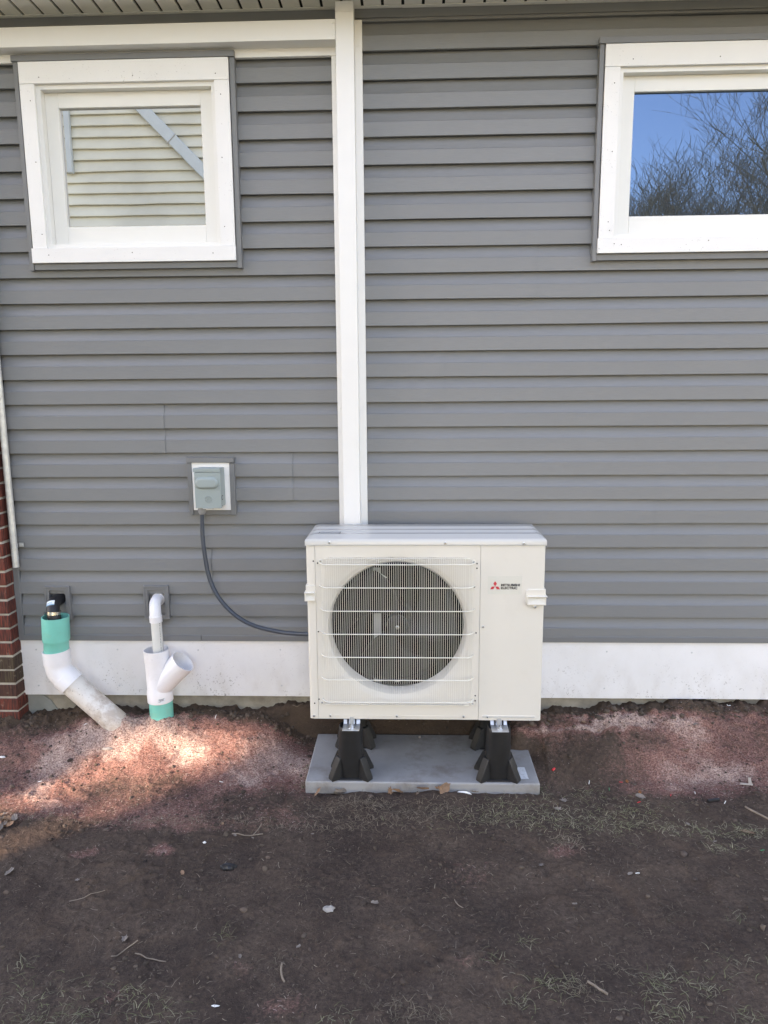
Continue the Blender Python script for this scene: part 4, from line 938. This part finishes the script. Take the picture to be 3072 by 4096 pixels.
# grass
GR = [(1400, 3215, 190, 25, 260, 0), (1750, 3235, 260, 35, 330, 0), (2020, 3230, 120, 40, 160, 1), (1500, 3280, 330, 45, 420, 0), (2150, 3285, 330, 42, 420, 1), (2480, 3265, 220, 60, 420, 1), (2800, 3330, 220, 30, 200, 1), (3010, 3330, 90, 20, 130, 1),
      (1000, 3290, 380, 14, 220, 0), (600, 3285, 300, 12, 120, 0), (150, 3270, 120, 15, 70, 0), (2360, 3180, 60, 40, 90, 1), (2180, 3190, 30, 60, 80, 1), (1240, 3110, 25, 60, 110, 1), (2260, 3370, 60, 25, 120, 0), (2900, 3400, 80, 15, 60, 1),
      (90, 3880, 45, 40, 45, 1), (230, 3985, 170, 55, 120, 1), (500, 3975, 70, 35, 60, 1), (620, 4040, 130, 50, 130, 1), (150, 4060, 150, 40, 110, 1), (330, 4060, 80, 30, 60, 1), (900, 3745, 40, 35, 40, 1), (1100, 3850, 45, 25, 32, 0), (1450, 3930, 30, 20, 22, 0), (1350, 4060, 80, 25, 40, 1),
      (1600, 4050, 120, 45, 120, 0), (1760, 4060, 70, 30, 60, 0), (2110, 3770, 35, 20, 36, 1), (2000, 3835, 50, 25, 30, 1), (2230, 3945, 110, 40, 150, 1), (2080, 4010, 60, 30, 50, 1), (2360, 3960, 70, 40, 70, 0), (2670, 3915, 90, 35, 110, 1), (2620, 3960, 70, 40, 70, 1), (2820, 3955, 60, 30, 60, 1),
      (2700, 4060, 120, 40, 110, 1), (2920, 3870, 120, 60, 60, 1), (3000, 4070, 60, 25, 50, 1), (2690, 3665, 55, 32, 90, 2), (2440, 3620, 30, 22, 30, 2), (2950, 3680, 40, 25, 30, 1), (2500, 3880, 120, 40, 50, 0), (1230, 3520, 60, 40, 24, 0), (1260, 3660, 30, 30, 20, 2), (2460, 3460, 80, 60, 30, 2), (2560, 3720, 200, 60, 40, 0)]
PP = []; CC = []
for px, py, rx, ry, n, t in GR:
    n = int(n*(.6 if py > 3600 else .9))
    c = G(px, min(py, 4090)); q = G(px+rx, min(py, 4090)); r = G(px, min(py, 4090)-ry)
    rx_, ry_ = abs(q.x-c.x), max(.012, abs(r.y-c.y)); x = c.x+rng.normal(0, .62, n)*rx_; y = np.minimum(c.y+rng.normal(0, .62, n)*ry_, -.03)
    kx = ~onpad(x, y, .006); x, y = x[kx], y[kx]; n = len(x); PP.append(np.stack([x, y, ground_z(x, y)+.002], 1))
    g_ = rng.random((n, 1)); base = (np.array([[.26, .205, .15]]), np.where(g_ < .35, np.array([[.25, .25, .135]]), np.array([[.33, .29, .20]])), np.array([[.16, .125, .10]]))[t]
    CC.append(np.broadcast_to(base, (n, 3))*rng.uniform(.5, 1.15, (n, 1))*(.72 if py > 3500 else 1))
P = np.concatenate(PP); cols = np.concatenate(CC); n = len(P)
scatter_strips('dry_grass', P, rng.uniform(.010, .036, n), rng.uniform(.0011, .0022, n), rng.uniform(0, 6.28, n), rng.uniform(.02, .30, n), rng.uniform(-.28, .28, n), cols, 'sparse dry and green grass blades growing out of the soil', 'grass', 4)
# crumbs and clods of soil
def clods(name, P, S, cols, label, cat):
    ico = bmesh.new(); bmesh.ops.create_icosphere(ico, subdivisions=1, radius=1); iv = np.array([v.co for v in ico.verts]); fi = np.array([[v.index for v in f.verts] for f in ico.faces]); ico.free()
    n = len(P); m = len(iv); V = iv[None]*rng.uniform(.6, 1.25, (n, m, 1)); V = V*rng.uniform(.6, 1.2, (n, 1, 3)); V[:, :, 2] *= .75
    a = rng.uniform(0, 6.28, n); c, s = np.cos(a)[:, None], np.sin(a)[:, None]; x = V[:, :, 0]*c-V[:, :, 1]*s; y = V[:, :, 0]*s+V[:, :, 1]*c
    V = np.stack([x, y, V[:, :, 2]], 2)*S[:, None, None]+P[:, None, :]; F = (fi[None]+(np.arange(n)*m)[:, None, None]).reshape(-1, 3)
    me = fastmesh(name, V.reshape(-1, 3), F); me.polygons.foreach_set('use_smooth', np.ones(len(F), bool)); at = me.attributes.new('Col', 'FLOAT_COLOR', 'POINT'); at.data.foreach_set('color', np.repeat(np.concatenate([cols, np.ones((n, 1))], 1), m, 0).astype(np.float32).ravel())
    return tag(put(name, me, M['attr']), label, cat, kind='stuff')
P = lay(14000, lambda x, y: np.clip(sst(-.17, -.08, y)*.9+.10+.3*(fbm(x, y, 5, 3, 91) > .60), 0, 1)); n = len(P)
S = (rng.gamma(1.6, .0017, n)+.0012)*(1+1.7*sst(-.15, -.08, P[:, 1])*rng.random(n)); S = np.minimum(S, .019)
cols = np.array([[.085, .064, .050]])*rng.uniform(.6, 1.45, (n, 1))
P2 = lay(2600, lambda x, y: np.clip((fbm(x, y, 3.5, 3, 95)-.42)*3, .02, 1)); n2_ = len(P2); S2 = np.minimum(rng.gamma(1.3, .0026, n2_)+.002, .014)
P = np.concatenate([P, P2]); S = np.concatenate([S, S2]); cols = np.concatenate([cols, np.array([[.075, .055, .045]])*rng.uniform(.55, 1.7, (n2_, 1))])
clods('soil_crumbs', P, S, cols, 'crumbly brown soil lumps along the base of the house', 'soil')

# ------------------------------------------------------------------ single leaves, twigs and litter
def leaf_mesh(seed, lobed):
    r = random.Random(seed); n = 16; V = [(0, 0, .0)]
    for k in range(n):
        a = 2*math.pi*k/n; rad = (1.0 if k % 2 == 0 else .55) if lobed else 1; rad *= r.uniform(.8, 1.15)
        x = rad*math.cos(a); y = rad*.55*math.sin(a); V.append((x, y, .28*abs(y)+.22*x*x*r.uniform(.3, 1)+r.uniform(-.05, .08)))
    m = MB().add(V, [(0, 1+k, 1+(k+1) % n) for k in range(n)]).mesh('leaf'); return m
lm = [leaf_mesh(s, s % 2) for s in range(6)]
for i, m in enumerate(lm): m.materials.append(M['leaf'] if i < 3 else M['leafgrey'])
def leaf(px, py, s, k, label, group=None, dz=.004, tilt=0):
    p = G(px, py); o = put('dry_leaf', lm[k], None, None, (p.x, p.y, gz(p.x, p.y)+dz), (tilt+random.uniform(-.25, .25), random.uniform(-.25, .25), random.uniform(0, 6.28)), (s, s, s))
    return tag(o, label, 'leaf', group)
for px, s, k, d in ((1275, .022, 0, 'folded brown leaf'), (1360, .024, 4, 'flat tan leaf'), (1560, .020, 1, 'upright reddish brown leaf'), (1590, .020, 2, 'crumpled grey brown leaf'), (1690, .022, 0, 'curled brown leaf'), (1755, .020, 1, 'broken brown leaf'), (1775, .026, 2, 'large curled brown leaf'), (1900, .018, 5, 'small dull leaf')):
    x = atY(px, 3175, -.49).x; y = -.492-random.uniform(0, .012)
    o = put('dry_leaf', lm[k], None, None, (x, y, gz(x, y)+.015), (random.uniform(.7, 1.3), random.uniform(-.3, .3), random.uniform(0, 6)), (s*1.25, s*1.25, s*1.25))
    if k == 1 and px == 1560: o.rotation_euler = (1.3, 1.2, .4)
    nth = {1275: 'near the left end of', 1360: 'below the front left leg at', 1560: 'standing against the front of', 1590: 'just right of the upright leaf at', 1690: 'under the plaque on', 1755: 'right of the plaque on', 1775: 'left of the white paper at', 1900: 'right of the white paper at'}[px]
    tag(o, d+' '+nth+' the pad edge', 'leaf', 'leaves along the pad edge')
for px, py, s, k, l in ((2740, 3067, .030, 1, 'tan lobed leaf on the soil right of the pad'), (2765, 3028, .030, 3, 'grey lobed leaf lying above the tan leaf, right of the pad'), (2560, 3190, .022, 4, 'round grey leaf on the bare soil among wire scraps'),
                        (2255, 3205, .024, 5, 'grey leaf in the grass at the pad corner'), (1760, 2918, .026, 0, 'brown leaf on the soil behind the pad, under the unit'), (1640, 2925, .018, 1, 'orange brown leaf at the back edge of the pad'),
                        (2330, 3012, .016, 2, 'small brown leaf just right of the pad'), (1500, 3615+0, .014, 4, 'small pale leaf lying left of the grey crumpled lump'), (2165, 3465, .018, 3, 'pale leaf on dark soil right of centre'), (500, 3760, .022, 5, 'grey leaf above the thin twig'),
                        (2990, 3335, .026, 2, 'brown curled leaf by the grass at the right edge'), (2230, 3240, .022, 5, 'torn grey leaf in the grass below the pad corner'), (40, 3490, .018, 4, 'pale leaf near the left edge')):
    leaf(px, py, s, k, l)
for px, py in ((2210, 3260), (2390, 3020), (940, 3345), (1010, 3355), (1250, 3340), (890, 3300), (2750, 3300), (2860, 3370), (730, 3495), (960, 3830), (1195, 3790), (310, 3520), (2300, 3620), (2520, 3500)):
    leaf(px, py, random.uniform(.008, .013), random.choice((2, 3, 4, 5)), 'small dry leaf scrap on the soil', 'small leaf scraps')
# pile of dead leaves by the left edge
for i in range(12):
    leaf(20+random.gauss(0, 22), 3300+random.gauss(0, 26), random.uniform(.014, .026), random.choice((0, 2, 3, 4)), 'dry leaf in the leaf pile at the left edge', 'leaf pile at the left edge', .006+.002*i)
def rod(name, px, py, ang, L, r, mat, label, cat, group=None, bend=0.0, lift=.003):
    p = G(px, py); a = math.radians(ang); P = []
    for t in np.linspace(-.5, .5, 6):
        x = p.x+math.cos(a)*L*t-math.sin(a)*bend*L*(t*t*4); y = min(p.y+math.sin(a)*L*t+math.cos(a)*bend*L*(t*t*4), -.012); P.append((x, y, gz(x, y)+lift))
    o = MB().tube(P, r, 7).build(name, M[mat], None, smooth=50); return tag(o, label, cat, group)
rod('twig', 990, 3345, 12, .115, .0022, 'stick', 'straight grey twig lying left of centre below the pad', 'twig', bend=.02)
rod('twig', 1030, 3320, 62, .05, .0015, 'stick', 'short thin twig crossing the straight grey twig', 'twig')
rod('twig', 600, 3840, -14, .105, .0018, 'stick', 'thin pale twig on the dark soil at lower left', 'twig', bend=.03)
rod('twig', 500, 3800, 38, .08, .0017, 'stick', 'forked looking thin stalk above the pale twig', 'twig', bend=.05)
rod('twig', 350, 3590, 30, .11, .0013, 'stick', 'dark thin twig at left on bare soil', 'twig', bend=.04)
rod('twig', 1125, 3895, -75, .07, .003, 'stick', 'thick short stick near the bottom, left of centre', 'stick', bend=.08)
rod('twig', 3045, 3262, -48, .13, .004, 'stick', 'grey stick at the right edge by the grass', 'stick', bend=.06)
rod('twig', 2390, 3955, -40, .06, .0035, 'stick', 'split woody stem in the grass near the bottom right', 'stick')
rod('twig', 1830, 3620, -60, .05, .0016, 'stick', 'bent brown stalk on the soil right of centre', 'twig', bend=.1)
rod('twig', 2330, 2870, 60, .07, .0014, 'stick', 'thin twig on the soil by the skirt board', 'twig')
rod('root', 1195, 2792, -30, .06, .0012, 'stick', 'thin dark root at the foundation left of the unit', 'root', bend=.3)
for px, py, a, m, l in ((2357, 3122, 70, 'paper', 'white wire scrap right of the pad corner'), (2780, 3173, 75, 'paper', 'white wire scrap above the black tube'), (2900, 3212, 50, 'paper', 'white wire scrap just right of the black tube'), (2550, 3495, 25, 'paper', 'white wire scrap on the dark soil at right'),
                        (2483, 3131, 0, 'redwire', 'short red wire scrap nearest the copper ring'), (2683, 3183, 60, 'redwire', 'red wire scrap between the leaf and the black tube'), (2556, 3211, 10, 'redwire', 'red wire scrap below the round grey leaf'), (2437, 3159, 80, 'greenwire', 'green wire scrap right of the pad'), (3050, 3403, 10, 'greenwire', 'green wire scrap at the right edge'),
                        (865, 2903, 85, 'paper', 'white peg standing in the sunlit mulch right of the wye'), (3060, 2930, -60, 'paper', 'white stick at the right edge below the skirt board'), (2900, 2813, 4, 'paper', 'white stick lying at the foundation right'), (160, 3128, 12, 'paper', 'thin white strip on the mulch at left'), (345, 2937, -4, 'paper', 'thin white sliver on the mulch in front of the slanting pipe'), (885, 3130, -20, 'paper', 'thin white sliver on the mulch left of the pad'), (2118, 2920, 80, 'paper', 'small white scrap behind the front right leg')):
    rod('wire_scrap', px, py, a, .014 if m != 'paper' else .017, .0016, m, l, 'scrap')
rod('black_tube', 2853, 3205, 16, .052, .0065, 'rubber', 'short black tube offcut lying on the soil at right', 'tube', lift=.006)
rod('red_clip', 2214, 3078, 40, .014, .005, 'redwire', 'small bright red clip on the soil beside the pad', 'clip', lift=.004)
for px, py, l in ((2508, 3127, 'small copper ring beside the red wire scrap'), (2560, 3171, 'small copper ring above the round grey leaf')):
    p = G(px, py); tag(MB().hollow([((p.x, p.y, gz(p.x, p.y)+.002), (.2, -.3, 1), .006), ((p.x, p.y, gz(p.x, p.y)+.005), (.2, -.3, 1), .006)], .0016, 14).build('copper_ring', M['copper'], None, smooth=40), l, 'ring')
def crumple(name, px, py, hx, hy, hz, mat, label, cat, seed, dz=0, at=None):
    r = random.Random(seed); bm = bmesh.new(); bmesh.ops.create_icosphere(bm, subdivisions=2, radius=1); p = at or G(px, py); z = gz(p.x, p.y)
    for v in bm.verts: v.co = Vector((v.co.x*hx*r.uniform(.65, 1.2), v.co.y*hy*r.uniform(.65, 1.2), v.co.z*hz*r.uniform(.5, 1.3)))+Vector((p.x, p.y, z+hz*.6+dz))
    m = bpy.data.meshes.new(name); bm.to_mesh(m); bm.free(); return tag(put(name, m, M[mat]), label, cat)
px0 = atY(1850, 3165, -.49).x; rp = random.Random(3); V = []
for i in range(8):
    for j in range(3): V.append((px0-.036+.072*i/7+rp.uniform(-.003, .003), -.4885-.006*j+rp.uniform(-.003, .002), .004+.016*math.sin(.35+2.5*i/7)*(.35, 1, .45)[j]+rp.uniform(-.003, .004)))
po = MB().add(V, [(i*3+j, i*3+j+1, i*3+j+4, i*3+j+3) for i in range(7) for j in range(2)]).build('paper_scrap', M['paper'], None); po.modifiers.new('solid', 'SOLIDIFY').thickness = .0008
tag(po, 'crumpled white paper scrap against the front of the pad', 'paper')
crumple('grey_lump', 1318, 3640, .021, .015, .008, 'stone', 'crumpled pale grey lump on the dark soil near the bottom', 'lump', 4)
crumple('white_pebble', 818, 3372, .007, .005, .004, 'paper', 'small white pebble on the soil left of centre', 'pebble', 5)
crumple('pebble', 2260+0, 3230-25, .006, .005, .004, 'stone', 'pale pebble in the grass below the pad corner', 'pebble', 6)
crumple('stone', 1192, 2855, .022, .016, .014, 'brick', 'red stone on the soil beside the left side of the unit', 'stone', 7)
crumple('dark_clod', 910, 3475, .032, .02, .012, 'rubber', 'black lump of wet soil left of centre', 'clod', 8)
crumple('white_fleck', 860, 4025, .012, .004, .002, 'paper', 'torn white strip near the bottom left', 'scrap', 9)
crumple('mud_spot', 0, 0, .007, .007, .005, 'stone', 'round mud lump on the back of the pad', 'mud', 10, at=Vector((.050, -.085, 0)), dz=.028)
crumple('debris', 430, 3010, .030, .008, .008, 'stone', 'splintered grey wood piece on the mulch below the slanting pipe', 'wood', 12)
crumple('debris', 10, 3030, .02, .007, .004, 'paper', 'white and green scrap at the left edge', 'scrap', 13)
# cut offcut of beige trim
p = G(2990, 3140); z = gz(p.x, p.y)
t = thing('trim_offcut', 'beige plastic trim offcut bent in an L on the soil at the right edge', 'offcut', (p.x, p.y, z))
def slab(P, h): return MB().add([(p.x+a_, p.y+b_, z+c_) for a_, b_, c_ in P]+[(p.x+a_, p.y+b_, z+c_+h) for a_, b_, c_ in P], [(3, 2, 1, 0), (4, 5, 6, 7), (0, 1, 5, 4), (1, 2, 6, 5), (2, 3, 7, 6), (3, 0, 4, 7)])
slab([(-.034, -.002, .003), (.016, -.012, .004), (.020, -.003, .006), (-.024, .010, .004)], .0015).build('flat_piece', M['tan'], t)
slab([(.004, .000, .006), (.017, -.002, .006), (.026, .030, .016), (.016, .034, .014)], .0015).build('bent_piece', M['tan'], t)
